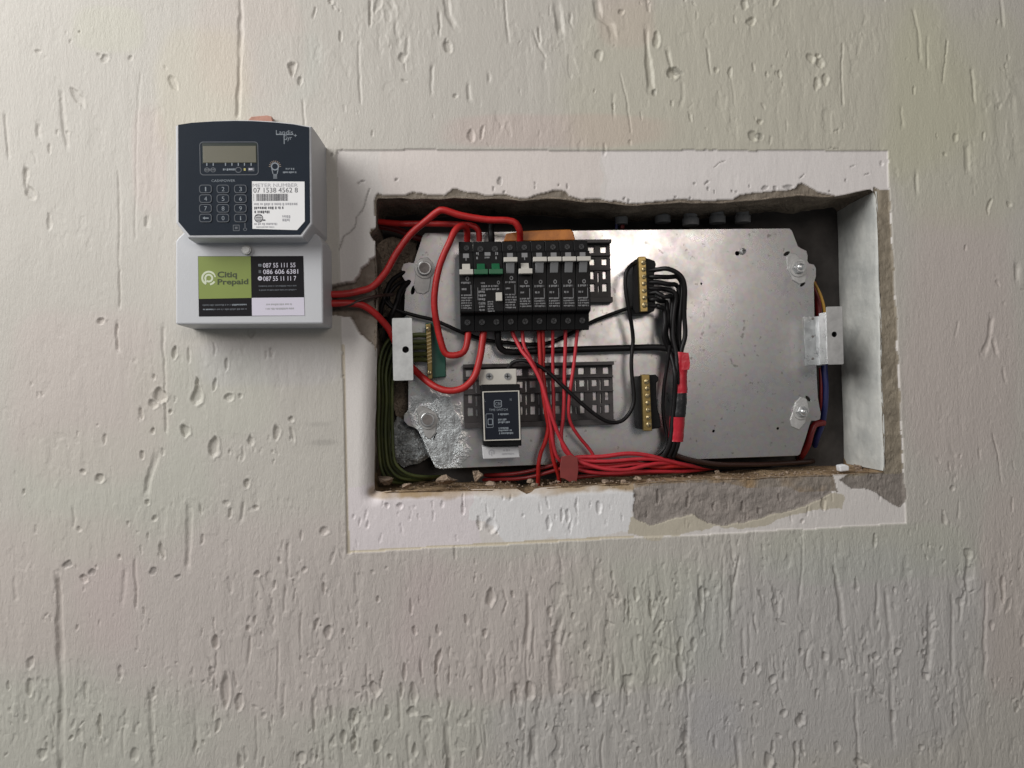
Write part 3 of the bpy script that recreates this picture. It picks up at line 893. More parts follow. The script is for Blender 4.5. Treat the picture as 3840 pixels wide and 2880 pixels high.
for d in [(1095, 255, 26, 62, 1.8, 0, 0.4), (1125, 300, 18, 30, 1.1, 0, 0), (390, 215, 30, 24, 0.8, 30, 0), (370, 200, 20, 16, 0.7, 0, 0), (290, 360, 26, 80, 0.8, 35, 0), (650, 310, 24, 60, 0.8, 25, 0),
          (115, 720, 36, 60, 1.1, 20, 0), (100, 650, 14, 40, 0.7, 0, 0), (185, 560, 12, 40, 0.7, 0, 0), (255, 490, 18, 20, 0.6, 0, 0), (490, 210, 22, 20, 0.7, 0, 0), (140, 190, 22, 26, 0.7, 0, 0), (185, 830, 18, 60, 0.7, 0, 0),
          (1275, 130, 14, 40, 1.0, 0, 0), (1240, 10, 20, 30, 1.0, 0, 0), (655, 1322, 16, 52, 1.5, -6, 0), (380, 1205, 26, 22, 1.3, 0, 0), (600, 1485, 48, 44, 1.9, 0, 0), (575, 1515, 30, 30, 1.5, 0, 0), (640, 1545, 18, 26, 1.2, 0, 0), (738, 1470, 32, 96, 1.9, -4, -0.6),
          (808, 1442, 15, 40, 1.2, -12, 0), (853, 1368, 13, 50, 1.1, 0, 0), (858, 1490, 32, 30, 1.2, 0, 0), (900, 1490, 14, 20, 0.9, 0, 0), (693, 1618, 28, 54, 1.9, 0, 0), (800, 1678, 32, 74, 1.9, -6, 0), (1037, 1622, 24, 64, 1.7, 0, 0),
          (1090, 1570, 18, 22, 1.2, -20, 0), (922, 1815, 22, 40, 1.5, -16, 0), (378, 1795, 34, 40, 1.6, 0, 0), (315, 1770, 22, 20, 1.2, 0, 0), (535, 1702, 14, 22, 1.2, 0, 0), (555, 1880, 16, 30, 1.2, 0, 0), (582, 1938, 22, 22, 1.2, 0, 0),
          (392, 1645, 12, 40, 0.9, 0, 0), (850, 1890, 26, 20, 1.0, 0, 0), (866, 1925, 14, 40, 1.0, -10, 0), (752, 1905, 10, 44, 0.9, 0, 0), (960, 1905, 22, 22, 1.2, 0, 0), (1215, 1990, 32, 36, 1.2, 0, 0), (710, 1330, 12, 60, 0.8, 0, 0),
          (580, 1420, 14, 30, 0.9, 0, 0), (530, 1550, 14, 60, 1.1, 5, 0), (575, 1615, 16, 22, 1.1, 0, 0), (480, 1965, 12, 30, 0.8, 0, 0), (300, 1985, 16, 22, 0.9, 0, 0), (90, 1840, 10, 30, 0.9, 0, 0), (945, 1245, 26, 46, 1.2, -12, 0), (1020, 1320, 14, 50, 0.9, 8, 0),
          (1000, 1330, 10, 40, 0.8, 0, 0), (450, 2082, 14, 20, 0.9, 0, 0), (960, 2150, 20, 22, 1.1, 0, 0), (1050, 2100, 14, 20, 0.9, 0, 0), (1140, 2135, 22, 24, 1.0, 0, 0), (1030, 2195, 12, 34, 1.0, 0, 0), (1215, 2210, 14, 46, 1.2, 0, 0), (955, 2325, 12, 36, 1.0, 0, 0),
          (805, 2410, 26, 70, 1.7, 0, 0), (1230, 2370, 28, 46, 1.4, 0, 0), (1285, 2370, 14, 30, 1.0, 0, 0), (845, 2590, 34, 130, 1.9, 0, 0), (895, 2630, 26, 60, 1.6, 0, 0), (818, 2720, 16, 60, 1.2, -14, 0), (110, 2580, 18, 70, 1.4, 0, 0), (30, 2570, 14, 34, 1.0, 0, 0),
          (375, 2720, 16, 80, 1.4, 0, 0), (155, 2830, 30, 50, 1.4, 0, 0), (265, 2770, 20, 20, 1.2, 0, 0), (505, 2830, 30, 50, 1.2, 0, 0), (900, 2850, 18, 60, 1.3, 0, 0), (1290, 2760, 22, 50, 1.5, 0, 0), (1130, 2840, 30, 40, 1.4, 0, 0), (1245, 2680, 14, 60, 1.0, 0, 0),
          (1838, 2240, 34, 76, 1.9, 0, 0), (1402, 2585, 46, 66, 2.0, 10, 0), (1558, 2365, 20, 34, 1.4, 0, 0), (1750, 2325, 16, 40, 1.3, 10, 0), (1818, 2380, 20, 42, 1.4, 0, 0), (1642, 2362, 14, 40, 1.2, 0, 0), (1515, 2520, 16, 80, 1.5, 0, 0), (1505, 2590, 18, 60, 1.5, 0, 0),
          (1552, 2600, 26, 92, 1.7, 6, 0), (1640, 2480, 18, 96, 1.6, -14, 0), (1420, 2250, 16, 28, 1.2, 0, 0), (1988, 2590, 32, 66, 1.9, 0, 0), (2235, 2625, 34, 56, 1.9, 0, 0), (1325, 2690, 34, 60, 1.7, 0, 0), (1330, 2790, 26, 60, 1.5, 0, 0), (1452, 2670, 18, 50, 1.3, 0, 0),
          (1545, 2670, 44, 34, 1.5, 40, 0), (1600, 2690, 40, 18, 1.3, -20, 0), (1415, 2800, 26, 40, 1.5, 0, 0), (1555, 2810, 22, 40, 1.5, 0, 0), (1460, 2840, 18, 30, 1.2, 0, 0), (1955, 2720, 26, 40, 1.4, 0, 0), (2300, 2252, 16, 52, 1.3, 0, 0), (2385, 2232, 18, 46, 1.4, 0, 0),
          (2345, 2270, 14, 40, 1.2, 0, 0), (2442, 2285, 20, 80, 1.7, 5, -0.4), (2550, 2425, 18, 60, 1.6, 0, 0), (2552, 2500, 28, 110, 2.0, 5, 0), (2395, 2390, 16, 30, 1.0, 0, 0), (2560, 2815, 22, 44, 1.5, 0, 0), (2390, 2815, 16, 24, 1.2, 0, 0), (2060, 2290, 22, 30, 1.1, -20, 0),
          (2150, 2310, 14, 26, 1.0, 0, 0), (2210, 2210, 10, 30, 0.8, 0, 0), (1925, 2230, 12, 30, 1.1, 0, 0), (3280, 2025, 14, 62, 1.3, 0, 0), (2632, 2245, 20, 112, 1.9, 0, 0), (3632, 2072, 34, 50, 1.5, 0, 0), (3212, 2200, 16, 46, 1.2, 4, 0), (3355, 2210, 16, 30, 1.0, 0, 0),
          (2840, 2508, 24, 34, 1.5, 0, 0), (2785, 2485, 18, 46, 1.4, 0, 0), (2895, 2548, 30, 34, 1.7, 0, 0), (2788, 2545, 14, 44, 1.2, 0, 0), (3005, 2450, 18, 28, 1.3, 0, 0), (3092, 2458, 28, 28, 1.3, 0, 0), (3285, 2455, 26, 28, 1.6, 0, 0), (3365, 2437, 28, 28, 1.6, 20, 0),
          (3360, 2520, 16, 28, 1.2, 0, 0), (3462, 2370, 18, 40, 1.4, 0, 0), (3460, 2440, 14, 24, 1.2, 0, 0), (3470, 2540, 30, 34, 1.5, 20, 0), (3060, 2600, 12, 44, 1.1, -6, 0), (2940, 2670, 26, 30, 1.4, -30, 0), (3000, 2700, 44, 44, 2.0, 0, 0), (3345, 2682, 20, 50, 1.6, 6, 0),
          (3580, 2700, 14, 52, 1.3, 6, 0), (2785, 2650, 18, 24, 1.2, 0, 0), (2835, 2635, 16, 20, 1.2, 0, 0), (2880, 2850, 36, 70, 2.0, 0, 0), (2985, 2810, 20, 60, 1.6, 0, 0), (3010, 2810, 16, 60, 1.3, 0, 0), (3140, 2800, 22, 44, 1.2, 10, 0), (3455, 2795, 20, 24, 1.2, 0, 0),
          (3230, 2860, 60, 24, 1.8, -25, 0), (2895, 2800, 16, 44, 1.2, 0, 0), (3762, 2210, 16, 110, 1.5, 0, 0), (3795, 1890, 10, 70, 0.9, 0, 0), (3820, 2640, 20, 26, 1.0, 25, 0), (3545, 1945, 22, 50, 1.2, 10, 0), (3720, 2350, 18, 30, 1.0, 0, 0), (2520, 270, 46, 40, 1.8, -25, 0),
          (2460, 150, 24, 60, 1.4, 0, 0), (2790, 20, 26, 36, 1.2, 0, 0), (2815, 82, 34, 26, 1.3, 0, 0), (3040, 215, 36, 40, 1.3, 0, 0), (3080, 235, 30, 44, 1.3, 0, 0), (3060, 310, 26, 60, 1.3, 0, 0), (3095, 300, 26, 40, 1.1, 0, 0), (2850, 455, 24, 20, 1.2, 0, 0),
          (2825, 500, 40, 40, 1.3, -30, 0), (2330, 45, 22, 24, 1.0, 0, 0), (2690, 265, 16, 16, 1.0, 0, 0), (2245, 200, 30, 40, 0.9, 0, 0), (1510, 210, 26, 44, 1.2, 0, 0), (1765, 510, 34, 44, 1.1, 0, 0), (1705, 360, 16, 16, 0.9, 0, 0), (3585, 520, 20, 30, 0.9, 0, 0), (3540, 580, 14, 16, 1.0, 0, 0),
          (3690, 510, 12, 40, 0.8, 0, 0), (3785, 770, 22, 22, 1.0, 0, 0), (3620, 925, 12, 20, 0.9, 0, 0), (2300, 400, 12, 26, 0.8, 0, 0), (2520, 385, 12, 30, 0.7, 0, 0), (2950, 470, 8, 60, 0.5, 0, 0), (3310, 610, 14, 26, 0.8, 0, 0)]:
    dent(*d)
# little craters showing brown in the smooth margin
for d in [(1347, 682, 14, 12), (1360, 672, 16, 8), (1490, 672, 18, 10), (1876, 676, 15, 30), (1849, 704, 9, 18), (1893, 716, 12, 16), (2008, 684, 7, 16), (2008, 700, 6, 14), (2095, 694, 6, 10), (2128, 696, 7, 18), (2604, 686, 12, 14), (2655, 680, 26, 8, 40), (2658, 702, 10, 20),
          (2680, 715, 6, 14), (2812, 698, 8, 16), (2745, 714, 10, 10), (2763, 714, 10, 10), (2870, 704, 26, 22), (2910, 706, 18, 30), (2955, 704, 40, 20), (3174, 674, 9, 18), (3113, 716, 8, 10), (2340, 738, 16, 14), (2360, 748, 12, 18), (2535, 738, 16, 10), (2590, 744, 14, 10), (3010, 660, 30, 6, 40),
          (3200, 620, 30, 5, 30), (3250, 650, 24, 5, 35), (2700, 610, 60, 4, 30), (345, 2140, 24, 26), (572, 2138, 30, 24), (665, 2165, 22, 16), (250, 2120, 40, 20), (680, 590, 14, 22), (1245, 575, 10, 16), (2850, 505, 34, 24, -35), (2540, 260, 46, 22, -28), (2455, 350, 16, 20), (3126, 555, 40, 5)]:
    dent(d[0], d[1], d[2], d[3], 0.8, d[4] if len(d) > 4 else 0, 0, 0.34)
# drag marks in the skimmed plaster below the opening
rg = random.Random(5)
for i in range(70):
    px = rg.uniform(1320, 3350)
    base = 2076 - (px - 1302) * 0.0545
    py = base - rg.uniform(25, 190)
    dent(px, py, rg.uniform(5, 10), rg.uniform(12, 50), rg.uniform(0.3, 0.8), rg.uniform(-12, 12))
for px, py, w, h in [(2130, 1940, 14, 60), (2165, 1900, 10, 70), (2245, 1905, 18, 46), (1735, 1905, 14, 44), (1800, 1960, 16, 60), (1840, 1970, 40, 60), (2060, 1960, 16, 60), (2110, 1930, 14, 60), (1500, 1900, 24, 30), (1450, 1895, 18, 20), (2580, 1880, 12, 46), (2470, 1860, 14, 60), (2790, 1900, 14, 50), (2850, 1915, 16, 30), (2925, 1865, 12, 44), (2680, 1900, 12, 40), (3090, 1890, 20, 44), (3010, 1960, 12, 20)]:
    dent(px, py, w, h, 1.3)
# many small drawn-out nicks, thicker towards the bottom and the right
cnt = 0
while cnt < 110:
    px, py = rg.uniform(0, 3840), rg.uniform(0, 2880)
    if 1240 < px < 3420 and 520 < py < 2100 or rg.random() > 0.10 + 0.9 * max(0, (py - 1500) / 1380) * (0.4 + 0.6 * min(1, px / 1500)) + 0.25 * (px > 1300 and py < 500):
        continue
    L_ = rg.lognormvariate(math.log(110), 0.6)
    sl = rg.gauss(0.02, 0.06)
    groove([(px, py - L_ / 2), (px + sl * L_ / 2 + rg.gauss(0, 4), py), (px + sl * L_, py + L_ / 2)], rg.uniform(5, 10), rg.uniform(0.5, 1.1))
    cnt += 1
cnt = 0
while cnt < 520:
    px, py = rg.uniform(-60, 3900), rg.uniform(-60, 2940)
    k = 0.05 + 0.95 * max(0, (py - 1300) / 1580) ** 1.2 * (0.45 + 0.55 * min(1, px / 1500)) + (0.12 if px > 1300 and py < 560 else 0)
    if rg.random() > k:
        continue
    if 1265 < px < 3395 and 560 < py < 2070:
        continue
    sz = min(3.2, rg.lognormvariate(0, 0.5))
    lean = rg.gauss(0, 8) if rg.random() < 0.85 else rg.uniform(-70, 70)
    dent(px, py, rg.uniform(6, 10) * sz, rg.uniform(12, 50) * sz ** 0.5, rg.uniform(0.3, 0.8) * sz ** 0.6, lean)
    if rg.random() < 0.3:
        for _ in range(rg.randint(1, 4)):
            dent(px + rg.gauss(0, 22), py + rg.gauss(0, 30), rg.uniform(5, 11), rg.uniform(10, 30), rg.uniform(0.3, 0.8), rg.gauss(0, 20))
    cnt += 1
GRAIN *= np.clip(0.55 + 0.75 * (-Z / 0.34 + 0.25 * X / 0.4), 0.45, 1.5)

hole_v = inside(HOLE, X, Z)
fx, fz = (X[:-1, :-1] + X[1:, 1:]) / 2, (Z[:-1, :-1] + Z[1:, 1:]) / 2
fkeep = ~inside(HOLE, fx, fz)
idx = np.arange(NX * NZ).reshape(NZ, NX)
q = np.stack([idx[:-1, :-1], idx[:-1, 1:], idx[1:, 1:], idx[1:, :-1]], -1)
kept, gone = q[fkeep], q[~fkeep]
border = np.intersect1d(np.unique(kept), np.unique(gone))
co = np.stack([X.ravel(), -Hh.ravel(), Z.ravel()], -1)
bx, bz = co[border, 0], co[border, 2]
best = np.full(len(border), 1e9)
nx_, nz_ = bx.copy(), bz.copy()
for i in range(len(HOLE)):
    a, b = HOLE[i], HOLE[(i + 1) % len(HOLE)]
    dx, dz = b - a
    t = np.clip(((bx - a[0]) * dx + (bz - a[1]) * dz) / (dx * dx + dz * dz + 1e-12), 0, 1)
    cx_, cz_ = a[0] + t * dx, a[1] + t * dz
    d_ = np.hypot(bx - cx_, bz - cz_)
    k = d_ < best
    best[k], nx_[k], nz_[k] = d_[k], cx_[k], cz_[k]
co[border, 0], co[border, 2] = nx_, nz_
used = np.unique(kept)
remap = np.full(NX * NZ, -1)
remap[used] = np.arange(len(used))
quads = remap[kept]
me = bpy.data.meshes.new('wall')
me.vertices.add(len(used))
me.vertices.foreach_set('co', co[used].astype(np.float32).ravel())
me.loops.add(quads.size)
me.loops.foreach_set('vertex_index', quads.astype(np.int32).ravel())
me.polygons.add(len(quads))
me.polygons.foreach_set('loop_start', np.arange(0, quads.size, 4, dtype=np.int32))
me.polygons.foreach_set('loop_total', np.full(len(quads), 4, dtype=np.int32))
me.polygons.foreach_set('use_smooth', np.ones(len(quads), bool))
me.update(calc_edges=True)
me.validate()
ca = me.attributes.new('paint', 'FLOAT_COLOR', 'POINT')
ca.data.foreach_set('color', np.concatenate([np.clip(PAINT.reshape(-1, 3)[used], 0, 1), np.ones((len(used), 1))], 1).astype(np.float32).ravel())
ga = me.attributes.new('grain', 'FLOAT', 'POINT')
ga.data.foreach_set('value', GRAIN.ravel()[used].astype(np.float32))
me.materials.append(M['paint'])
wall = bpy.data.objects.new('wall', me)
COL.objects.link(wall)
tag(wall, kind='structure')
WLOC[wall] = Vector((0, 0, 0))

# the broken masonry inside the opening
BACK = 0.074
dens = []
for i in range(len(HOLE)):
    a, b = HOLE[i], HOLE[(i + 1) % len(HOLE)]
    n = max(1, int(np.hypot(*(b - a)) / 0.003))
    dens += [a + (b - a) * k / n for k in range(n)]
dens = np.array(dens)
tang = np.roll(dens, -1, 0) - np.roll(dens, 1, 0)
tang /= np.linalg.norm(tang, axis=1)[:, None] + 1e-9
outn = np.stack([-tang[:, 1], tang[:, 0]], -1)          # the outline runs clockwise: this points away from the hole
for _ in range(6):
    outn = outn + 0.5 * (np.roll(outn, 1, 0) + np.roll(outn, -1, 0))
    outn /= np.linalg.norm(outn, axis=1)[:, None]
hi = np.clip(np.searchsorted(GX, dens[:, 0]), 0, NX - 1)
hj = np.clip(np.searchsorted(GZ, dens[:, 1]), 0, NZ - 1)
y0r = -Hh[hj, hi]
mbr = MB()
rings = []
zmid_t, zmid_b = P(2300, 800).z, P(2300, 1770).z
for kd, dpt in enumerate((0.0, 0.002, 0.006, 0.012, 0.02, 0.03, 0.042, 0.056, BACK)):
    nz1 = fbm(dens[:, 0] * 1.0 + 3 * dpt, dens[:, 1] + 7 * dpt, 0.02, 200 + kd, 3)
    off = np.where(kd == 0, 0.0005, 0.0012 + 0.05 * min(dpt, 0.02) + 0.006 * nz1 * min(1, dpt / 0.01))
    top_b = dens[:, 1] > zmid_t
    bot_b = dens[:, 1] < zmid_b
    off = off - np.where(bot_b, dpt * 0.02, 0)
    pts = dens + outn * off[:, None] if np.ndim(off) else dens + outn * off
    yy = np.maximum(y0r - 0.0002, dpt if kd else -1) if kd else y0r - 0.0002
    rings.append(np.stack([pts[:, 0], yy, pts[:, 1]], -1))
n = len(dens)
vs = np.concatenate(rings)
fs, ms = [], []
isb = (dens[:, 1] < zmid_b)
for k in range(len(rings) - 1):
    for i in range(n):
        a, b = k * n + i, k * n + (i + 1) % n
        fs.append((a, b, b + n, a + n))
        ms.append(1 if isb[i] else 0)
mbr.v, mbr.f, mbr.m, mbr.s = vs.tolist(), fs, ms, [True] * len(fs)
obj('recess_lining', mbr, ['mortar', 'ledge'], wall, origin=(0, 0, 0))

# ------------------------------------------------------------------ sunk metal tray
tray = thing('metal_tray', P(2350, 1300, BACK), 'shallow galvanised metal tray sunk in the wall behind the breaker panel', 'metal box')
xl, zt = XZ(1380, 690, BACK)[0] - 0.02, XZ(2300, 700, 0.0)[1] + 0.006
xr, zb = XZ(3300, 1760, 0.0)[0] + 0.012, XZ(2300, 1850, 0.0)[1] - 0.006
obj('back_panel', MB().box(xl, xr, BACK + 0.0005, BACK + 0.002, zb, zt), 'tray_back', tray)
# right side sheet, its rim slightly proud and rolled
sp = []
for py in range(716, 1770, 30):
    sp.append((P(3287 + 30 * (py - 716) / 1054, py, 0.0), py))
mb = MB()
vs, fs = [], []
for i, (p, py) in enumerate(sp):
    for j, (dy, dx) in enumerate(((0.0035, 0.0035), (0.0015, 0.0012), (0.0022, 0.0), (0.006, -0.0004), (0.02, -0.0005), (0.045, 0.0), (BACK, 0.0006))):
        vs.append((p.x + dx + 0.0006 * math.sin(py / 60.0) * (1 if j < 4 else 0.4), dy, p.z))
k = 7
for i in range(len(sp) - 1):
    for j in range(k - 1):
        a = i * k + j
        fs.append((a, a + 1, a + k + 1, a + k))
mb.add(vs, fs, 0, True)
obj('side_panel', mb, 'tray_side', tray)

# ------------------------------------------------------------------ grey conduit ends above the plate
for i, (px, w, y, py, lab) in enumerate([(2330, 50, 0.058, 842, 'grey conduit end above the plate, leftmost of five, over the rail end'), (2485, 60, 0.060, 836, 'dim grey conduit end above the plate, second from the left'),
                                         (2590, 64, 0.056, 846, 'lightest grey conduit end above the plate, middle one of five'), (2690, 62, 0.060, 838, 'dim grey conduit end above the plate, fourth from the left'),
                                         (2785, 60, 0.062, 836, 'dark grey conduit end above the plate, nearest the upper right bolt')]):
    p = P(px, py, y)
    r = w / 2 * mmpp(y)
    mb = MB()
    ztop = P(px, 742, 0).z - 0.004
    circ = [(p.x + r * math.cos(a), y + 0.9 * r * math.sin(a)) for a in [2 * math.pi * t / 18 for t in range(18)]]
    mb.zprism(circ, p.z, p.z + 0.007)
    c2 = [(p.x + 0.82 * r * math.cos(a), y + 0.74 * r * math.sin(a)) for a in [2 * math.pi * t / 18 for t in range(18)]]
    mb.zprism(c2, p.z + 0.007, max(ztop, p.z + 0.012))
    tag(obj('conduit_end', mb, 'conduit', bevel=0.0005), lab, 'conduit', 'conduit ends above the plate')

# ------------------------------------------------------------------ mounting plate
YP = 0.045
plate = thing('mounting_plate', P(2300, 1750, YP), 'large galvanised mounting plate with clipped corners inside the wall recess', 'metal plate')
outline = [(1594, 873), (1950, 868), (2300, 862), (2960, 856), (2970, 864), (2992, 922), (3004, 931), (3024, 940), (3029, 958), (3028, 978), (3034, 988), (3052, 992), (3060, 1006), (3060, 1036), (3052, 1062), (3054, 1180), (3062, 1380), (3067, 1490), (3072, 1520),
           (3078, 1552), (3075, 1572), (3058, 1578), (3042, 1578), (3036, 1592), (3022, 1640), (3000, 1704), (2990, 1709), (2400, 1730), (1900, 1748), (1650, 1758), (1632, 1752), (1610, 1708), (1585, 1648), (1566, 1612), (1553, 1604), (1530, 1596), (1514, 1578), (1515, 1556), (1530, 1538), (1531, 1400),
           (1522, 1250), (1515, 1170), (1518, 1100), (1530, 1060), (1518, 1052), (1508, 1036), (1505, 1008), (1514, 988), (1534, 984), (1552, 986), (1570, 930), (1586, 882)]


def slot(px, py, a, b, ang, n=14):
    return [(px + a * math.cos(t) * math.cos(ang) - b * math.sin(t) * math.sin(ang), py + a * math.cos(t) * math.sin(ang) + b * math.sin(t) * math.cos(ang)) for t in [2 * math.pi * i / n for i in range(n)]]


holes = [slot(1549, 1088, 7, 17, 0.25), slot(1637, 1638, 9, 19, 0.5), slot(2950, 951, 13, 6, -0.5), slot(3010, 1066, 12, 5, -0.7), slot(3030, 1495, 6, 13, -0.7), slot(2765, 950, 8, 8, 0), slot(2676, 1617, 5, 5, 0), slot(2917, 1607, 5, 5, 0), slot(1840, 1130, 6, 6, 0), slot(2630, 1064, 3, 4, 0)]
mb = MB().prism(pxpoly(outline, YP), YP, YP + 0.0015, 0, [pxpoly(h, YP) for h in holes])
obj('plate_sheet', mb, 'plate', plate, bevel=0.0003)
# pressed mounting tabs under each bolt
for (px, py, pts) in [(1593, 1008, [(1560, 990), (1575, 968), (1604, 964), (1622, 984), (1616, 1050), (1608, 1092), (1588, 1104), (1562, 1098), (1552, 1078), (1556, 1040)]),
                      (1605, 1573, [(1568, 1560), (1560, 1538), (1572, 1522), (1598, 1524), (1632, 1548), (1640, 1580), (1634, 1622), (1612, 1648), (1592, 1636), (1584, 1604)]),
                      (2992, 1005, [(2950, 966), (2962, 948), (2984, 950), (3020, 990), (3026, 1030), (3020, 1058), (2998, 1066), (2974, 1050), (2954, 1010)]),
                      (3003, 1543, [(2974, 1545), (2984, 1508), (3004, 1488), (3026, 1496), (3034, 1530), (3020, 1585), (2998, 1612), (2970, 1600), (2964, 1575)])]:
    obj('mounting_tab', MB().prism(pxpoly(pts, YP - 0.0012), YP - 0.0012, YP + 0.0005), 'steel_dull', plate, bevel=0.0006)
for (px, py, s, hx) in [(1593, 1008, 1.0, 0), (1605, 1573, 1.0, 0), (2992, 1005, 0.95, 1), (3003, 1543, 0.85, 1)]:
    y = YP - 0.001
    cx, cz = XZ(px, py, y)
    u = mmpp(y) * s
    b = obj('bolt', MB().disc(cx, cz, y - 0.0055, y, 26 * u, 24 if not hx else 6, 0), ['steel'], plate, bevel=0.0006)
    obj('washer', MB().disc(cx, cz, y - 0.0014, y + 0.0004, 37 * u, 28, 0, 16 * u), 'steel_dull', b, bevel=0.0003)
    e = MB().disc(cx, cz, y - 0.0068, y - 0.0052, 19 * u, 18)
    if hx:
        e.dome(cx, cz, y - 0.0066, 15 * u, 0.002)
    obj('stud', e, 'studdark' if not hx else 'steel', b)
y = YP
cx, cz = XZ(2784, 943, y)
sc_ = obj('screw', MB().disc(cx, cz, y - 0.002, y, 12 * mmpp(y), 16).dome(cx, cz, y - 0.002, 12 * mmpp(y), 0.0015), 'steel_dull', plate)
mb = MB().box(cx - 0.002, cx + 0.002, y - 0.0038, y - 0.0033, cz - 0.0003, cz + 0.0003).box(cx - 0.0003, cx + 0.0003, y - 0.00381, y - 0.00331, cz - 0.002, cz + 0.002)
obj('slot', mb, 'dark', sc_)


# ------------------------------------------------------------------ perforated rails
def perforated(mb, xs, zs, solid, y0, y1, mi=0):
    """sheet made of grid cells; solid(i, j) says which cells are there; hole walls are built too"""
    nx, nz = len(xs) - 1, len(zs) - 1
    for i in range(nx):
        for j in range(nz):
            if not solid(i, j):
                continue
            a = [(xs[i], y0, zs[j]), (xs[i + 1], y0, zs[j]), (xs[i + 1], y0, zs[j + 1]), (xs[i], y0, zs[j + 1])]
            mb.add(a, [(0, 1, 2, 3)], mi)
            for (di, dj, e) in ((-1, 0, (3, 0)), (1, 0, (1, 2)), (0, -1, (0, 1)), (0, 1, (2, 3))):
                ii, jj = i + di, j + dj
                if ii < 0 or jj < 0 or ii >= nx or jj >= nz or not solid(ii, jj):
                    p, r = a[e[0]], a[e[1]]
                    mb.add([p, r, (r[0], y1, r[2]), (p[0], y1, p[2])], [(3, 2, 1, 0)], mi)


def rail(px0, px1, py0, py1, ncol, label, offs):
    yr = 0.034
    x0, x1, z0, z1 = pxrect(px0, py0, px1, py1, yr)
    H, Wd = z1 - z0, x1 - x0
    root = thing('din_rail', ((x0 + x1) / 2, YP, z0), label, 'mounting rail', 'perforated black rails on the plate')
    pit = Wd / ncol
    hz = [(0.085, 0.19, 0.22, 0.74), (0.28, 0.385, 0.30, 0.76), (0.48, 0.61, 0.36, 0.68), (0.68, 0.81, 0.30, 0.72)]     # height band, width band of each column's holes
    xs, zs = {x0, x1}, {z0, z1}
    rects = []
    rnd = random.Random(ncol)
    for c in range(ncol):
        for (a, b, u, w) in hz:
            rects.append((x0 + (c + u) * pit, x0 + (c + w) * pit, z1 - b * H, z1 - a * H))
        if c:
            for (a, b) in ((0.28, 0.45), (0.50, 0.66), (0.71, 0.82)):
                if rnd.random() < 0.85:
                    rects.append((x0 + (c - 0.06) * pit, x0 + (c + 0.08) * pit, z1 - b * H, z1 - a * H))
    for r in rects:
        xs |= {r[0], r[1]}
        zs |= {r[2], r[3]}
    xs, zs = sorted(xs), sorted(zs)
    holes_ = set()
    for r in rects:
        for i in range(len(xs) - 1):
            cx = (xs[i] + xs[i + 1]) / 2
            if r[0] < cx < r[1]:
                for j in range(len(zs) - 1):
                    cz = (zs[j] + zs[j + 1]) / 2
                    if r[2] < cz < r[3]:
                        holes_.add((i, j))
    mb = MB()
    perforated(mb, xs, zs, lambda i, j: (i, j) not in holes_, YP - 0.0035, YP - 0.0004)
    obj('perforated_strip', mb, 'railblack', root)
    lip = MB()
    lip.box(x0, x1, yr - 0.001, YP - 0.0034, z1 - 0.055 * H, z1)
    obj('rail_lip', lip, 'railblack', root, bevel=0.0004)
    lip = MB()
    lip.box(x0, x1, yr - 0.001, YP - 0.0034, z0, z0 + 0.085 * H)
    obj('rail_lip', lip, 'railblack', root, bevel=0.0004)
    lip = MB()
    lip.box(x0, x1, YP - 0.0065, YP - 0.0034, z1 - 0.245 * H, z1 - 0.215 * H)
    lip.box(x0, x1, YP - 0.0055, YP - 0.0034, z1 - 0.475 * H, z1 - 0.450 * H)
    obj('rail_rib', lip, 'railblack', root, bevel=0.0003)
    return root


rail(2108, 2297, 897, 1136, 4, 'black perforated rail sticking out to the right behind the breaker row', None)
rail(1738, 2309, 1360, 1600, 12, 'long black perforated rail behind the time switch below the breakers', None)

# ------------------------------------------------------------------ breakers
YB = 0.000
zt = XZ(1960, 894, YB)[1]
zb = XZ(1966, 1241, YB + 0.012)[1]
HB = zt - zb
xL, xR = XZ(1722, 1060, YB)[0], XZ(2214, 1060, YB)[0]
MOD = (xR - xL) / 9.0
NG = 0.00018


def bz(py):
    return zt - HB * (py - 894) / (1241 - 894)


def breaker_body(name, modules, root, x):
    w = modules * MOD
    prof = [(YB + 0.040, zt - 0.004), (YB + 0.013, zt), (YB + 0.010, zt - 0.0005), (YB + 0.009, bz(936)), (YB + 0.001, bz(942)), (YB, bz(948)), (YB, bz(1168)), (YB + 0.001, bz(1173)), (YB + 0.010, bz(1178)), (YB + 0.012, zb + 0.0005), (YB + 0.015, zb), (YB + 0.040, zb + 0.004)]
    o = obj(name, MB().xprism(prof, x + NG, x + w - NG), 'black', root, bevel=0.0004)
    return o


def toggle(root, cx, up, mat_bar, mat_stem):
    u = mmpp(YB)
    hw, sw = 25.5 * u, 15 * u
    mb = MB()
    if up:
        zb0, zb1, zs0, zs1 = bz(988), bz(971), bz(1026), bz(988)
        mb.box(cx - hw, cx + hw, YB - 0.0085, YB - 0.0035, zb0, zb1, 0)
        mb.xprism([(YB - 0.0060, zs1), (YB - 0.0005, zs0), (YB + 0.002, zs0), (YB + 0.002, zs1)], cx - sw, cx + sw, 1)
    else:
        zb0, zb1, zs0, zs1 = bz(1033), bz(1014), bz(1014), bz(988)
        mb.box(cx - hw, cx + hw, YB - 0.0085, YB - 0.0035, zb0, zb1, 0)
        mb.xprism([(YB - 0.0005, zs1), (YB - 0.0060, zs0), (YB + 0.002, zs0), (YB + 0.002, zs1)], cx - sw, cx + sw, 0)
    return obj('toggle', mb, [mat_bar, mat_stem], root, bevel=0.0004)


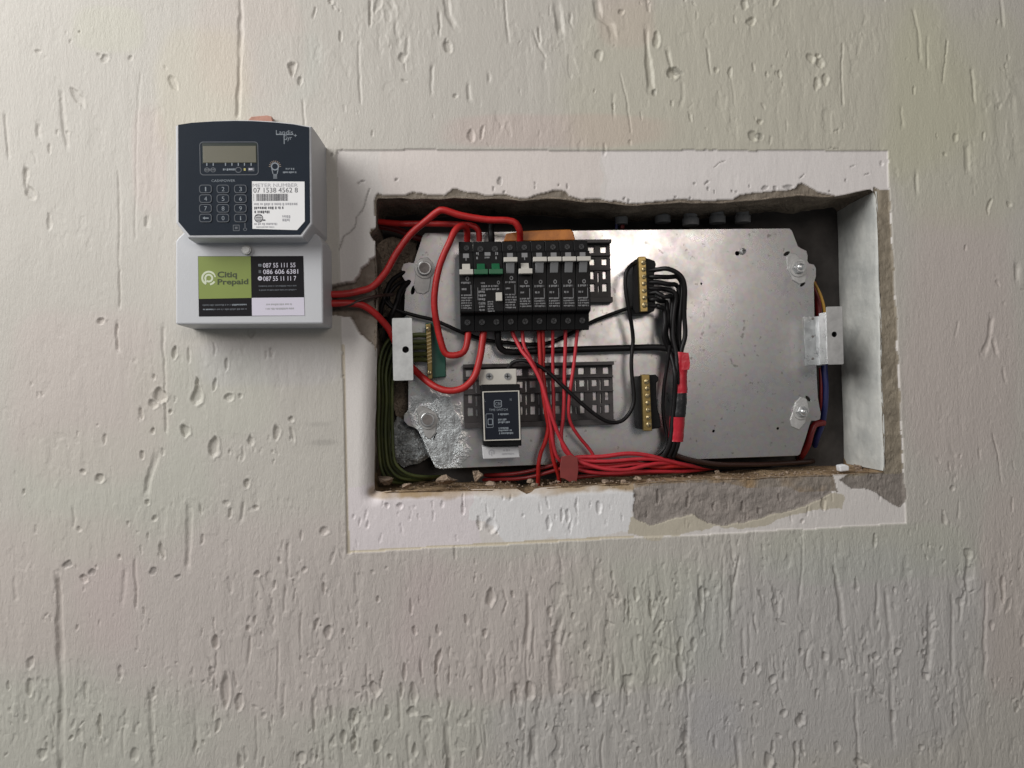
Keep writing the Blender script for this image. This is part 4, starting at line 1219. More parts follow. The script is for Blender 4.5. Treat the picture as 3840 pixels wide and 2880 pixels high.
def screw_head(root, cx, cz, y, r, m='screwdim', name='terminal_screw', ang=0.6):
    s_ = MB().disc(cx, cz, y - 0.0008, y + 0.0005, r, 14)
    o = obj(name, s_, m, root)
    sl = MB()
    ca, sa = math.cos(ang), math.sin(ang)
    for (ax, az) in ((ca, sa), (-sa, ca)):
        L_, w_ = 0.85 * r, 0.14 * r
        pts = [(cx + ax * L_ - az * w_, cz + az * L_ + ax * w_), (cx + ax * L_ + az * w_, cz + az * L_ - ax * w_), (cx - ax * L_ + az * w_, cz - az * L_ - ax * w_), (cx - ax * L_ - az * w_, cz - az * L_ + ax * w_)]
        sl.prism(pts, y - 0.00086 - 0.00003 * (ax == ca), y - 0.0007)
    obj('screw_slot', sl, 'dark', o)
    return o


def make_breaker(i, up, seed, label):
    x = xL + i * MOD
    cx = x + MOD / 2
    root = thing('circuit_breaker', (cx, YB + 0.04, zb), label, 'circuit breaker', 'circuit breakers in the row on the plate')
    breaker_body('breaker_body', 1, root, x)
    toggle(root, cx, up, 'toggle', 'stemshade_screw' if up else 'toggle')  # raised toggle: stem shade painted grey; lowered toggle: stem kept white
    screw_head(root, cx + 0.0006, bz(921), YB + 0.0092, 0.0024)
    screw_head(root, cx, bz(1205), YB + 0.0110, 0.0026, ang=0.3 + 0.4 * (seed % 3))
    pr = MB()
    yp = YB - 0.00012
    lo = 1044 if up is not None and seed % 2 == 0 else 1060
    # small emblem over the toggle
    e0 = bz(948)
    quad(pr, cx - 0.0026, cx + 0.0026, e0 - 0.0042, e0 - 0.0003, yp)
    quad(pr, cx - 0.0004, cx + 0.0004, e0 - 0.0066, e0 - 0.0042, yp)
    # O mark, rating line, fine print
    pr.prism(slot_world(cx + 0.0008, bz(lo), 0.0016, 0.0019), yp, yp + 0.0002, 0, [slot_world(cx + 0.0008, bz(lo), 0.0009, 0.0012)])
    fine_print(pr, cx - 0.0048, cx + 0.0048, bz(lo + 12), 1, 0.0030, yp, seed)
    fine_print(pr, cx - 0.0044, cx + 0.0002, bz(lo + 36), 1, 0.0028, yp, seed + 1)
    quad(pr, cx + 0.0036, cx + 0.0041, bz(lo + 62), bz(lo + 24), yp)
    fine_print(pr, cx - 0.0050, cx + 0.0050, bz(lo + 60), int((1164 - lo - 60) / 9.5), 0.0023, yp, seed + 2, 0, 0.85)
    obj('printed_text', pr, 'breakerprint', root)
    return root


def slot_world(cx, cz, a, b, n=14):
    return [(cx + a * math.cos(2 * math.pi * t / n), cz + b * math.sin(2 * math.pi * t / n)) for t in range(n)]


make_breaker(0, False, 4, 'black breaker at the left end of the row, its white toggle down')
b3 = make_breaker(3, True, 6, 'black breaker just right of the green switch, white toggle up')
b4 = make_breaker(4, False, 9, 'black breaker with white toggle down, standing between two breakers switched up')
b5 = make_breaker(5, True, 11, 'first black breaker right of the lowered white toggle, its own toggle up')
for k, lab in ((6, 'black breaker with raised white toggle, third from the right end'), (7, 'black breaker with raised white toggle, second from the right end'), (8, 'black breaker with raised white toggle at the right end of the row, beside the rail')):
    c = copy_tree(b5)
    c.location.x += (k - 5) * MOD
    c['label'] = lab
# earth leakage unit with two green toggles
x = xL + MOD
cx = x + MOD
el = thing('earth_leakage_breaker', (cx, YB + 0.04, zb), 'double width black earth leakage breaker with two green toggles', 'circuit breaker', 'circuit breakers in the row on the plate')
breaker_body('breaker_body', 2, el, x)
toggle(el, x + MOD * 0.5, False, 'greentoggle', 'greentoggle')
toggle(el, x + MOD * 1.5, False, 'greentoggle', 'greentoggle')
for k in (0.5, 1.5):
    screw_head(el, x + MOD * k, bz(926), YB + 0.0092, 0.0027)
    screw_head(el, x + MOD * k, bz(1205), YB + 0.0110, 0.0026, ang=0.2 + k)
tb = pxrect(1859, 1098, 1883, 1130, YB)
obj('test_button', MB().box(tb[0], tb[1], YB - 0.003, YB + 0.001, tb[2], tb[3]), 'toggle', el, bevel=0.0004)
pr = MB()
yp = YB - 0.00012
quad(pr, cx - 0.0030, cx + 0.0022, bz(958), bz(945), yp)
fine_print(pr, cx - 0.0030, cx + 0.0032, bz(962), 1, 0.003, yp, 31)
fine_print(pr, cx - 0.0105, cx - 0.0082, bz(945), 2, 0.004, yp, 77)
fine_print(pr, cx + 0.0066, cx + 0.0090, bz(945), 2, 0.004, yp, 78)
fine_print(pr, cx - 0.0070, cx - 0.0020, bz(1058), 1, 0.0026, yp, 32)
pr.prism(slot_world(cx + 0.0088, bz(1060), 0.0013, 0.0017), yp, yp + 0.0002, 0, [slot_world(cx + 0.0088, bz(1060), 0.0007, 0.001)])
fine_print(pr, cx - 0.0065, cx + 0.0100, bz(1070), 2, 0.0028, yp, 33)
fine_print(pr, cx - 0.0092, cx - 0.0020, bz(1090), 4, 0.0034, yp, 34, 0, 0.6)
quad(pr, cx - 0.0100, cx - 0.0096, bz(1125), bz(1078), yp)
fine_print(pr, cx - 0.0088, cx - 0.0028, bz(1135), 3, 0.0029, yp, 35)
fine_print(pr, cx - 0.0012, cx + 0.0050, bz(1130), 5, 0.0021, yp, 36)
obj('printed_text', pr, 'breakerprint', el)

# busbar along the top of the breakers
y = 0.022
obar = MB().prism(pxpoly([(1888, 905), (1898, 876), (1960, 866), (2060, 862), (2140, 860), (2150, 870), (2158, 900)], y), y, y + 0.003)
tag(obj('busbar', obar, 'copper', bevel=0.0008), 'orange insulated busbar strip behind the tops of the breakers', 'busbar')


# ------------------------------------------------------------------ brass terminal bars
def terminal_bar(label, base_px, bar_px, screws, y, mats, name='terminal_bar', ny=None):
    c = P(bar_px[0][0], bar_px[2][1], YP)
    root = thing(name, c, label, 'terminal bar', 'brass terminal bars on the plate')
    obj('bar_base', MB().prism(pxpoly(base_px, y + 0.004), y + 0.004, YP - 0.0002), mats[0], root, bevel=0.0008)
    obj('brass_strip', MB().prism(pxpoly(bar_px, y), y, y + 0.0075), 'brass', root, bevel=0.0006)
    for i, (px, py, r) in enumerate(screws):
        cx, cz = XZ(px, py, y)
        rr = r * mmpp(y)
        s_ = obj('screw', MB().disc(cx, cz, y - 0.0012, y + 0.0005, rr, 16).dome(cx, cz, y - 0.0012, rr, 0.0007, 16, 3), 'brassscrew', root)
        a = 0.4 + 1.3 * i
        L_, w_ = 0.85 * rr, 0.13 * rr
        ax, az = math.cos(a), math.sin(a)
        pts = [(cx + ax * L_ - az * w_, cz + az * L_ + ax * w_), (cx + ax * L_ + az * w_, cz + az * L_ - ax * w_), (cx - ax * L_ + az * w_, cz - az * L_ - ax * w_), (cx - ax * L_ - az * w_, cz - az * L_ + ax * w_)]
        obj('screw_slot', MB().prism(pts, y - 0.0021, y - 0.0018), 'dark', s_)
    return root


terminal_bar('upper brass terminal bar crowded with black wires on its right', [(2382, 972), (2420, 966), (2440, 972), (2456, 978), (2460, 990), (2457, 1010), (2452, 1040), (2455, 1100), (2460, 1150), (2452, 1168), (2420, 1176), (2382, 1176), (2374, 1160), (2374, 1000)],
             [(2394, 962), (2422, 962), (2430, 1168), (2402, 1170)], [(2413, 985, 9), (2414, 1011, 8.5), (2415, 1038, 8.5), (2415, 1064, 8.5), (2416, 1091, 8.5), (2417, 1117, 8.5), (2418, 1144, 10.5)], 0.018, ('black',))
terminal_bar('lower brass terminal bar with no wires, right of the lower rail', [(2392, 1410), (2458, 1404), (2470, 1414), (2470, 1428), (2462, 1434), (2462, 1488), (2466, 1532), (2474, 1556), (2480, 1598), (2472, 1606), (2440, 1610), (2402, 1610), (2396, 1590), (2390, 1450)],
             [(2406, 1404), (2436, 1404), (2446, 1616), (2414, 1616)], [(2425, 1431, 10), (2427, 1457, 9), (2428, 1484, 9), (2429, 1511, 9), (2430, 1538, 9), (2431, 1566, 9), (2433, 1592, 10)], 0.020, ('black',))
terminal_bar('brass earth bar on a green base beside the left bracket', [(1594, 1212), (1640, 1204), (1652, 1220), (1664, 1330), (1671, 1342), (1672, 1412), (1624, 1418), (1608, 1400), (1596, 1300)],
             [(1596, 1216), (1616, 1212), (1622, 1420), (1604, 1424)], [(1606, 1234, 9), (1611, 1398, 9)], 0.024, ('greenbase',), 'earth_bar')
er = [o for o in bpy.data.objects if o.name == 'earth_bar'][0]
for k in range(9):
    py = 1252 + k * 13.5
    cx, cz = XZ(1607 + k * 0.6, py, 0.023)
    r = 8 * mmpp(0.023)
    pts = [(cx - r, cz - 0.5 * r), (cx + r, cz + 0.3 * r), (cx + r, cz + 0.85 * r), (cx - r, cz + 0.05 * r)]
    obj('clamp_ridge', MB().prism(pts, 0.0222, 0.0245), 'brassscrew', er)


# ------------------------------------------------------------------ brackets
def pxpt(px, py, y):
    p = P(px, py, y)
    return p


yb = 0.006
x0, x1, z0, z1 = pxrect(1473, 1193, 1547, 1426, yb)
br = thing('bracket', (x0, YP, (z0 + z1) / 2), 'left flat zinc bracket with one screw hole, beside the green earth bar', 'bracket', 'cover brackets either side of the plate')
hx, hz = XZ(1521, 1311, yb)
obj('bracket_face', MB().prism(rrect(x0, x1, z0, z1, 0.0012), yb, yb + 0.0016, 0, [slot_world(hx, hz, 12.5 * mmpp(yb), 12.5 * mmpp(yb), 18)]), 'bracketpaint', br, bevel=0.0004)
obj('bracket_web', MB().box(x0 + 0.0004, x0 + 0.0020, yb + 0.0015, YP + 0.01, z0 + 0.001, z1 - 0.001), 'bracketpaint', br)
obj('hole_bush', MB().disc(hx, hz, yb + 0.0008, yb + 0.006, 14.5 * mmpp(yb), 18, 0, 11 * mmpp(yb)).disc(hx, hz, yb + 0.0055, yb + 0.007, 13 * mmpp(yb), 18), 'dark', br)
yb = 0.002
x0, x1, z0, z1 = pxrect(3101, 1146, 3163, 1370, yb)
fx = P(3014, 1270, YP).x
rx = P(3064, 1270, YP).x
br = thing('bracket', (fx, YP, (z0 + z1) / 2), 'right stepped zinc bracket with a shiny web and screw hole, by the recess side', 'bracket', 'cover brackets either side of the plate')
hx, hz = XZ(3129, 1254, yb)
obj('bracket_face', MB().prism(rrect(x0, x1, z0, z1, 0.0012), yb, yb + 0.0016, 0, [slot_world(hx, hz, 11 * mmpp(yb), 11 * mmpp(yb), 18)]), 'steel_dull', br, bevel=0.0004)
obj('hole_bush', MB().disc(hx, hz, yb + 0.0008, yb + 0.006, 13 * mmpp(yb), 18, 0, 10 * mmpp(yb)).disc(hx, hz, yb + 0.0055, yb + 0.007, 12 * mmpp(yb), 18), 'dark', br)
prof = []
mid = [(fx, YP - 0.0010), (rx - 0.002, YP - 0.0012), (rx + 0.0015, YP - 0.003), (rx + 0.003, YP - 0.008), (x0 - 0.001, yb + 0.012), (x0 + 0.0008, yb + 0.003), (x0 + 0.002, yb + 0.0017)]
th = 0.0012
left, right = [], []
for i, (a, b) in enumerate(mid):
    q0, q1 = mid[max(i - 1, 0)], mid[min(i + 1, len(mid) - 1)]
    dx, dy = q1[0] - q0[0], q1[1] - q0[1]
    L_ = math.hypot(dx, dy)
    left.append((a + dy / L_ * th / 2, b - dx / L_ * th / 2))
    right.append((a - dy / L_ * th / 2, b + dx / L_ * th / 2))
obj('bracket_web', MB().zprism(left + right[::-1], z0 + 0.0005, z1 - 0.005), 'steel', br, bevel=0.0003)
mb = MB()
for py in (1195, 1262, 1345):
    cx, cz = XZ(3048, py, YP - 0.002)
    mb.disc(cx, cz, YP - 0.0024, YP - 0.0012, 5 * mmpp(YP), 12)
obj('rivet', mb, 'studdark', br)

# ------------------------------------------------------------------ time switch
ys = 0.004
x0, x1, z0, z1 = pxrect(1797, 1384, 1957, 1722, ys)
ts = thing('time_switch', ((x0 + x1) / 2, YP, z0), 'dark time switch with pale terminal block and end cap on the lower rail', 'time switch')
t0 = pxrect(1798, 1384, 1938, 1444, ys + 0.012)
o = obj('terminal_block', MB().box(t0[0], t0[1], ys + 0.012, YP - 0.005, t0[2], t0[3]), 'cream', ts, bevel=0.0008)
for px in (1834, 1903):
    cx, cz = XZ(px, 1411, ys + 0.012)
    r = 13 * mmpp(ys)
    s_ = obj('terminal_screw', MB().disc(cx, cz, ys + 0.0112, ys + 0.014, r, 16, 0, r * 0.8).disc(cx, cz, ys + 0.0116, ys + 0.014, r * 0.72, 16), 'stemshade_screw', o)
    w_ = 0.12 * r
    sl = MB().box(cx - 0.6 * r, cx + 0.6 * r, ys + 0.0113, ys + 0.0118, cz - w_, cz + w_).box(cx - w_, cx + w_, ys + 0.01127, ys + 0.0118, cz - 0.6 * r, cz + 0.6 * r)
    # child of a sub-part is not wanted: the slot belongs to the block
    obj('screw_slot', sl, 'dark', o)
obj('switch_body', MB().prism(pxpoly([(1804, 1442), (1950, 1440), (1956, 1672), (1812, 1672)], ys + 0.003), ys + 0.003, YP - 0.005), 'black', ts, bevel=0.0008)
fp = [(1809, 1468), (1948, 1464), (1953, 1650), (1815, 1654)]
obj('face_frame', MB().prism(pxpoly(fp, ys), ys, ys + 0.0035, 0, [pxpoly([(1814, 1472), (1943, 1468), (1948, 1646), (1820, 1650)], ys)]), 'cream', ts, bevel=0.0003)
fc = obj('switch_face', MB().prism(pxpoly([(1814, 1472), (1943, 1468), (1948, 1646), (1820, 1650)], ys + 0.001), ys + 0.0008, ys + 0.004), 'switchface', ts)
pr = MB()
yp = ys + 0.0006
e = pxrect(1852, 1500, 1882, 1528, yp)
pr.prism(rrect(*e, 0.0015), yp, yp + 0.0001, 0, [rrect(e[0] + 0.0006, e[1] - 0.0006, e[2] + 0.0006, e[3] - 0.0006, 0.0012)])
px_text(pr, 'CBI', 1857, 1508, 1877, 1520, yp)
px_text(pr, 'TIME SWITCH', 1834, 1532, 1904, 1541, yp)
px_text(pr, 'L', 1817, 1497, 1821, 1506, yp)
px_text(pr, 'N', 1912, 1494, 1918, 1503, yp)
e = pxrect(1822, 1551, 1850, 1604, yp)
pr.prism(rrect(*e, 0.001), yp, yp + 0.0001, 0, [rrect(e[0] + 0.0004, e[1] - 0.0004, e[2] + 0.0004, e[3] - 0.0004, 0.0008)])
e = pxrect(1829, 1570, 1848, 1594, yp)
pr.prism(rrect(*e, 0.001), yp, yp + 0.0001, 0, [rrect(e[0] + 0.0006, e[1] - 0.0006, e[2] + 0.0006, e[3] - 0.0006, 0.0008)])
for k, (a, b, c) in enumerate(((1868, 1910, 1550), (1868, 1900, 1570), (1868, 1912, 1580), (1870, 1908, 1602), (1870, 1922, 1611), (1872, 1926, 1621))):
    e = pxrect(a, c, b, c + 9, yp)
    fine_print(pr, e[0], e[1], e[3], 1, 0.0028, yp, 60 + k, 0, 0.95)
obj('printed_text', pr, 'greyprint', fc)
b0 = [(1808, 1676), (1946, 1673), (1950, 1716), (1812, 1722)]
cp = obj('end_cap', MB().prism(pxpoly(b0, ys + 0.010), ys + 0.010, YP - 0.005), 'greycap', ts, bevel=0.0008)
pr = MB()
yp = ys + 0.0098
cx, cz = XZ(1843, 1697, yp)
u = mmpp(yp)
ring = [(cx + 12 * u * math.cos(math.radians(a)), cz + 12 * u * math.sin(math.radians(a))) for a in range(-40, 231, 15)] + [(cx + 7 * u * math.cos(math.radians(a)), cz + 7 * u * math.sin(math.radians(a))) for a in range(230, -41, -15)]
pr.prism(ring, yp, yp + 0.0001)
quad(pr, cx - 2 * u, cx + 2.5 * u, cz - 13 * u, cz + 3 * u, yp - 0.00004)
e = pxrect(1887, 1685, 1914, 1693, yp)
fine_print(pr, e[0], e[1], e[3], 1, 0.0028, yp, 91, 0, 0.98)
e = pxrect(1882, 1699, 1928, 1706, yp)
fine_print(pr, e[0], e[1], e[3], 1, 0.0026, yp, 92, 0, 0.98)
obj('printed_text', pr, 'inkpale', cp)

# ------------------------------------------------------------------ prepaid electricity meter
YM = -0.056
YC = -0.037
mt = thing('electricity_meter', P(930, 1214, 0.0), 'grey prepaid electricity meter with navy keypad panel, mounted left of the recess', 'electricity meter')
body = [(657, 470), (700, 461), (780, 453), (860, 449), (940, 449), (1020, 453), (1090, 460), (1168, 473), (1172, 840), (1136, 891), (704, 893), (659, 836)]


def inset_poly(pts, d):
    out = []
    n = len(pts)
    for i in range(n):
        p0, p1, p2 = Vector(pts[i - 1]), Vector(pts[i]), Vector(pts[(i + 1) % n])
        a, b = (p1 - p0).normalized(), (p2 - p1).normalized()
        na, nb = Vector((-a.y, a.x)), Vector((-b.y, b.x))
        m_ = (na + nb).normalized()
        out.append(p1 + m_ * d / max(0.4, m_.dot(na)))
    return [(p.x, p.y) for p in out]


mb = MB()
fr = pxpoly(body, YM)
A_ = sum(fr[i][0] * fr[(i + 1) % len(fr)][1] - fr[(i + 1) % len(fr)][0] * fr[i][1] for i in range(len(fr)))
if A_ < 0:
    fr = fr[::-1]
loops = [(inset_poly(fr, 0.0012), YM), (inset_poly(fr, 0.0003), YM + 0.0006), (fr, YM + 0.002), (inset_poly(fr, -0.0006), YM + 0.02), (inset_poly(fr, -0.0012), 0.001)]
vs = [(x, y, z) for lp, y in loops for x, z in lp]
n = len(fr)
fs = [tuple(range(n))]
for k in range(len(loops) - 1):
    for i in range(n):
        a, b = k * n + i, k * n + (i + 1) % n
        fs.append((a, a + n, b + n, b))
mb.add(vs, fs, 0)
mbody = obj('housing', mb, 'meterbody', mt)
panel = [(668, 468), (720, 460), (800, 455), (880, 453), (950, 454), (1030, 459), (1100, 466), (1159, 477), (1162, 834), (1126, 880), (711, 882), (669, 832)]
yp0 = YM - 0.0004
fpn = obj('faceplate', MB().prism(pxpoly(panel, yp0), yp0, YM + 0.001), 'navy', mt)
yp = yp0 - 0.00012
# display
fr_ = pxrect(753, 532, 965, 656, yp)
pr = MB().prism(rrect(*fr_, 0.0028), yp, yp + 0.0001, 0, [rrect(fr_[0] + 0.0006, fr_[1] - 0.0006, fr_[2] + 0.0006, fr_[3] - 0.0006, 0.0023)])
dsp = obj('display_frame', pr, 'dimprint', mt)
e = pxrect(762, 537, 960, 612, yp)
obj('display_border', MB().box(e[0], e[1], yp - 0.0001, yp + 0.0002, e[2], e[3]), 'lcddark', dsp)
e = pxrect(766, 548, 957, 610, yp)
obj('display_glass', MB().box(e[0], e[1], yp - 0.0004, yp + 0.0001, e[2], e[3]), 'lcd', dsp, bevel=0.0002)
pr = MB()
for px in (776, 800, 846, 870, 894, 917, 942):
    e = pxrect(px - 2, 611, px + 2, 622, yp)
    quad(pr, *e, yp - 0.0002, 0)
for px in (776, 799):
    cx, cz = XZ(px, 637, yp)
    pr.prism(slot_world(cx, cz, 10 * mmpp(yp), 9 * mmpp(yp), 18), yp, yp + 0.0001, 1, [slot_world(cx, cz, 7.5 * mmpp(yp), 6.5 * mmpp(yp), 18)])
e = pxrect(764, 633, 811, 642, yp)
fine_print(pr, e[0] + 0.001, e[1] - 0.001, e[3], 1, 0.0026, yp - 0.00005, 5, 1, 0.95)
cx, cz = XZ(894, 637, yp)
pr.prism(slot_world(cx, cz, 12 * mmpp(yp), 11 * mmpp(yp), 18), yp, yp + 0.0001, 1, [slot_world(cx, cz, 9 * mmpp(yp), 8 * mmpp(yp), 18)])
e = pxrect(837, 632, 882, 642, yp)
fine_print(pr, e[0], e[1], e[3], 1, 0.0028, yp, 6, 0, 0.95)
quad(pr, *pxrect(914, 631, 921, 640, yp), yp, 2)
e = pxrect(931, 629, 953, 642, yp)
quad(pr, *e, yp, 1)
fine_print(pr, e[0] + 0.0005, e[1] - 0.0005, e[3] - 0.0006, 1, 0.0026, yp - 0.0001, 8, 3, 0.95)
obj('display_marks', pr, ['greyprint', 'dimprint', 'yellowprint', 'whiteprint'], dsp)
# lettering and symbols on the navy panel
pr = MB()
px_text(pr, 'Landis', 1036, 488, 1098, 504, yp)
px_text(pr, 'Gyr', 1064, 508, 1094, 530, yp)
px_text(pr, '+', 1102, 503, 1113, 513, yp, 0, 0.01)
quad(pr, *pxrect(1064, 502, 1067, 540, yp), yp - 0.00003)
quad(pr, *pxrect(1036, 504, 1100, 506, yp), yp - 0.00004)
lg = obj('brand_lettering', pr, 'greyprint', fpn)
pr = MB()
px_text(pr, 'CASHPOWER', 795, 673, 880, 682, yp)
obj('model_lettering', pr, 'greyprint', fpn)
pr = MB()
u = mmpp(yp)
cx, cz = XZ(1031, 624, yp)
pr.prism(slot_world(cx, cz, 15 * u, 15 * u, 20), yp, yp + 0.0001, 0, [slot_world(cx, cz, 10.5 * u, 10.5 * u, 20)])
for a in range(0, 181, 20):
    t = math.radians(a)
    c_, s_ = math.cos(t), math.sin(t)
    q_ = [(cx + c_ * 16 * u - s_ * 0.9 * u, cz + s_ * 16 * u + c_ * 0.9 * u), (cx + c_ * 16 * u + s_ * 0.9 * u, cz + s_ * 16 * u - c_ * 0.9 * u), (cx + c_ * 22 * u + s_ * 0.9 * u, cz + s_ * 22 * u - c_ * 0.9 * u), (cx + c_ * 22 * u - s_ * 0.9 * u, cz + s_ * 22 * u + c_ * 0.9 * u)]
    pr.prism(q_, yp, yp + 0.0001, 1)
pr.prism([(cx - 13 * u, cz - 9 * u), (cx - 10 * u, cz - 9 * u), (cx - 6 * u, cz - 28 * u), (cx - 9 * u, cz - 28 * u)], yp - 0.00003, yp + 0.0001)
pr.prism([(cx + 13 * u, cz - 9 * u), (cx + 10 * u, cz - 9 * u), (cx + 6 * u, cz - 28 * u), (cx + 9 * u, cz - 28 * u)], yp - 0.00003, yp + 0.0001)
for k in range(4):
    quad(pr, cx - 7 * u, cx + 7 * u, cz - (31 + 4.5 * k) * u, cz - (28.5 + 4.5 * k) * u, yp, 0)
for (a, b, c, d) in ((1072, 630, 1103, 637), (1062, 643, 1112, 650)):
    e = pxrect(a, b, c, d, yp)
    fine_print(pr, e[0], e[1], e[3], 1, 0.0024, yp, a, 0, 0.97)
obj('bulb_symbol', pr, ['greyprint', 'warmprint'], fpn)
pr = MB()
e = pxrect(874, 843, 898, 866, yp)
pr.prism(rrect(*e, 0.0003, 1), yp, yp + 0.0001, 0, [rrect(e[0] + 0.0006, e[1] - 0.0006, e[2] + 0.0006, e[3] - 0.0006, 0.0002, 1)])
e = pxrect(881, 850, 891, 859, yp)
quad(pr, *e, yp)
cx, cz = XZ(919, 860, yp)
pr.prism(slot_world(cx, cz, 7 * u, 6 * u), yp, yp + 0.0001, 0, [slot_world(cx, cz, 4.5 * u, 3.8 * u)])
quad(pr, cx - 1.5 * u, cx + 1.5 * u, cz + 5 * u, cz + 24 * u, yp)
obj('safety_symbols', pr, 'dimprint', fpn)
# keypad
names = ['1', '2', '3', '4', '5', '6', '7', '8', '9', '<', '0', 'i']
for r in range(4):
    for c in range(3):
        px, py = 771 + c * 65.5, 709 + r * 36.3
        e = pxrect(px - 22.5, py - 15.5, px + 22.5, py + 15.5, yp)
        mb = MB().prism(rrect(*e, 0.0021, 3), yp - 0.0003, yp + 0.0002, 0)
        mb.prism(rrect(*e, 0.0021, 3), yp - 0.00042, yp - 0.0002, 1, [rrect(e[0] + 0.00055, e[1] - 0.00055, e[2] + 0.00055, e[3] - 0.00055, 0.0017, 3)])
        k = obj('key', mb, ['navy', 'dimprint'], mt)
        d = MB()
        g = names[r * 3 + c]
        yk = yp - 0.00044
        if g == '<':
            quad(d, *pxrect(px - 6, py - 2, px + 11, py + 2, yk), yk)
            a = pxrect(px - 11, py - 6, px - 3, py + 6, yk)
            d.add([(a[0], yk - 0.00003, (a[2] + a[3]) / 2), (a[1], yk - 0.00003, a[2]), (a[1], yk - 0.00003, a[3])], [(0, 1, 2)])
        elif g == 'i':
            px_text(d, 'i', px - 2, py - 8, px + 2, py + 8, yk, 0, 0.02)
        else:
            px_text(d, g, px - (2.2 if g == '1' else 5), py - 8, px + (2.2 if g == '1' else 5), py + 8, yk)
        obj('key_digit', d, 'greyprint', k)
# number label
lab = [(945, 680), (1142, 681), (1143, 830), (1114, 863), (947, 858)]
lb = obj('number_label', MB().prism(pxpoly(lab, yp), yp - 0.0001, yp + 0.0002), 'paper', mt)
yl = yp - 0.0002
pr = MB()
px_text(pr, 'METER NUMBER', 950, 688, 1114, 701, yl, 1)
px_text(pr, '07 1538 4562 8', 953, 704, 1114, 722, yl, 0)
rnd = random.Random(3)
e = pxrect(953, 727, 1078, 753, yl)
xx = e[0]
quad(pr, xx, xx + 0.0003, e[2], e[3], yl, 0)
xx += 0.002
while xx < e[1]:
    w_ = rnd.choice((0.00025, 0.00025, 0.0005, 0.0008))
    quad(pr, xx, min(xx + w_, e[1]), e[2], e[3], yl, 0)
    xx += w_ + rnd.choice((0.0002, 0.0003, 0.0004))
for k, (a, b, c, h) in enumerate(((955, 1114, 761, 10), (955, 1062, 775, 11), (955, 1010, 790, 11))):
    e = pxrect(a, c, b, c + h, yl)
    fine_print(pr, e[0], e[1], e[3], 1, h * mmpp(yl) * 1.5, yl, 140 + k, 1 if k == 0 else 0, 0.98)
cx, cz = XZ(970, 818, yl)
u = mmpp(yl)
pr.prism(slot_world(cx, cz, 16 * u, 16 * u, 20), yl, yl + 0.0001, 0, [slot_world(cx, cz, 13 * u, 13 * u, 20)])
for k in (-9, -3, 3, 9):
    quad(pr, cx - 11 * u, cx + 11 * u, cz + (k - 1.8) * u, cz + (k + 1.4) * u, yl)
quad(pr, cx + 15 * u, cx + 24 * u, cz - 10 * u, cz - 5 * u, yl - 0.00003)
for (a, b, c, d) in ((1059, 807, 1088, 817), (1059, 820, 1086, 830)):
    e = pxrect(a, b, c, d, yl)
    fine_print(pr, e[0], e[1], e[3], 1, 0.0036, yl, b, 1, 0.98)
e = pxrect(955, 836, 1038, 844, yl)
fine_print(pr, e[0], e[1], e[3], 1, 0.0029, yl, 222, 1, 0.98)
e = pxrect(962, 849, 1028, 854, yl)
fine_print(pr, e[0], e[1], e[3], 1, 0.0018, yl, 223, 1, 0.98)
obj('label_print', pr, ['ink', 'inkpale'], lb)
# terminal cover below
cov = [(658, 905), (668, 890), (690, 870), (1178, 870), (1197, 885), (1210, 912), (1213, 1210), (1207, 1214), (664, 1217), (658, 1212)]
fr = pxpoly(cov, YC)
A_ = sum(fr[i][0] * fr[(i + 1) % len(fr)][1] - fr[(i + 1) % len(fr)][0] * fr[i][1] for i in range(len(fr)))
if A_ < 0:
    fr = fr[::-1]
loops = [(inset_poly(fr, 0.0014), YC), (inset_poly(fr, 0.0004), YC + 0.0005), (fr, YC + 0.0018), (inset_poly(fr, -0.0006), 0.001)]
vs = [(x, y, z) for lp, y in loops for x, z in lp]
n = len(fr)
fs = [tuple(range(n))]
for k in range(len(loops) - 1):
    for i in range(n):
        a, b = k * n + i, k * n + (i + 1) % n
        fs.append((a, a + n, b + n, b))
cover = obj('terminal_cover', MB().add(vs, fs, 0), 'meterbody', mt)
cx, cz = XZ(925, 938, YC - 0.002)
u = mmpp(YC)
obj('cover_screw', MB().disc(cx, cz, YC - 0.0035, YC + 0.0005, 17 * u, 22).disc(cx, cz, YC - 0.004, YC - 0.003, 13 * u, 22), 'steel_dull', cover, bevel=0.0003)
# four-part sticker
st = obj('sticker', MB().prism(pxpoly([(742.5, 961), (1137.5, 960), (1142.5, 1183.5), (746, 1187)], YC), YC - 0.0002, YC + 0.0003), 'blacksticker', mt)
ysx = YC - 0.0003


def panel_px(name, pts, m):
    return obj(name, MB().prism(pxpoly(pts, ysx), ysx, ysx + 0.00015), m, st)


panel_px('lime_panel', [(743, 962), (940, 961), (943, 1117), (746, 1121)], 'lime')
panel_px('pale_panel', [(944, 1117), (1140, 1115), (1142, 1183), (945, 1184)], 'lilac')
yt = ysx - 0.0001
pr = MB()
px_text(pr, 'Citiq', 817, 1018, 887, 1047, yt, 0, 0.028)
px_text(pr, 'Prepaid', 818, 1046, 929, 1073, yt, 0, 0.028)
obj('brand_lettering', pr, 'limeink', st)
pr = MB()
u = mmpp(yt)
cx, cz = XZ(783, 1043, yt)


def arc(r0, r1, a0, a1, st_=12):
    A1 = [math.radians(a) for a in range(a0, a1 + 1, st_)]
    return [(cx + r1 * u * math.cos(a), cz + r1 * u * math.sin(a)) for a in A1] + [(cx + r0 * u * math.cos(a), cz + r0 * u * math.sin(a)) for a in A1[::-1]]


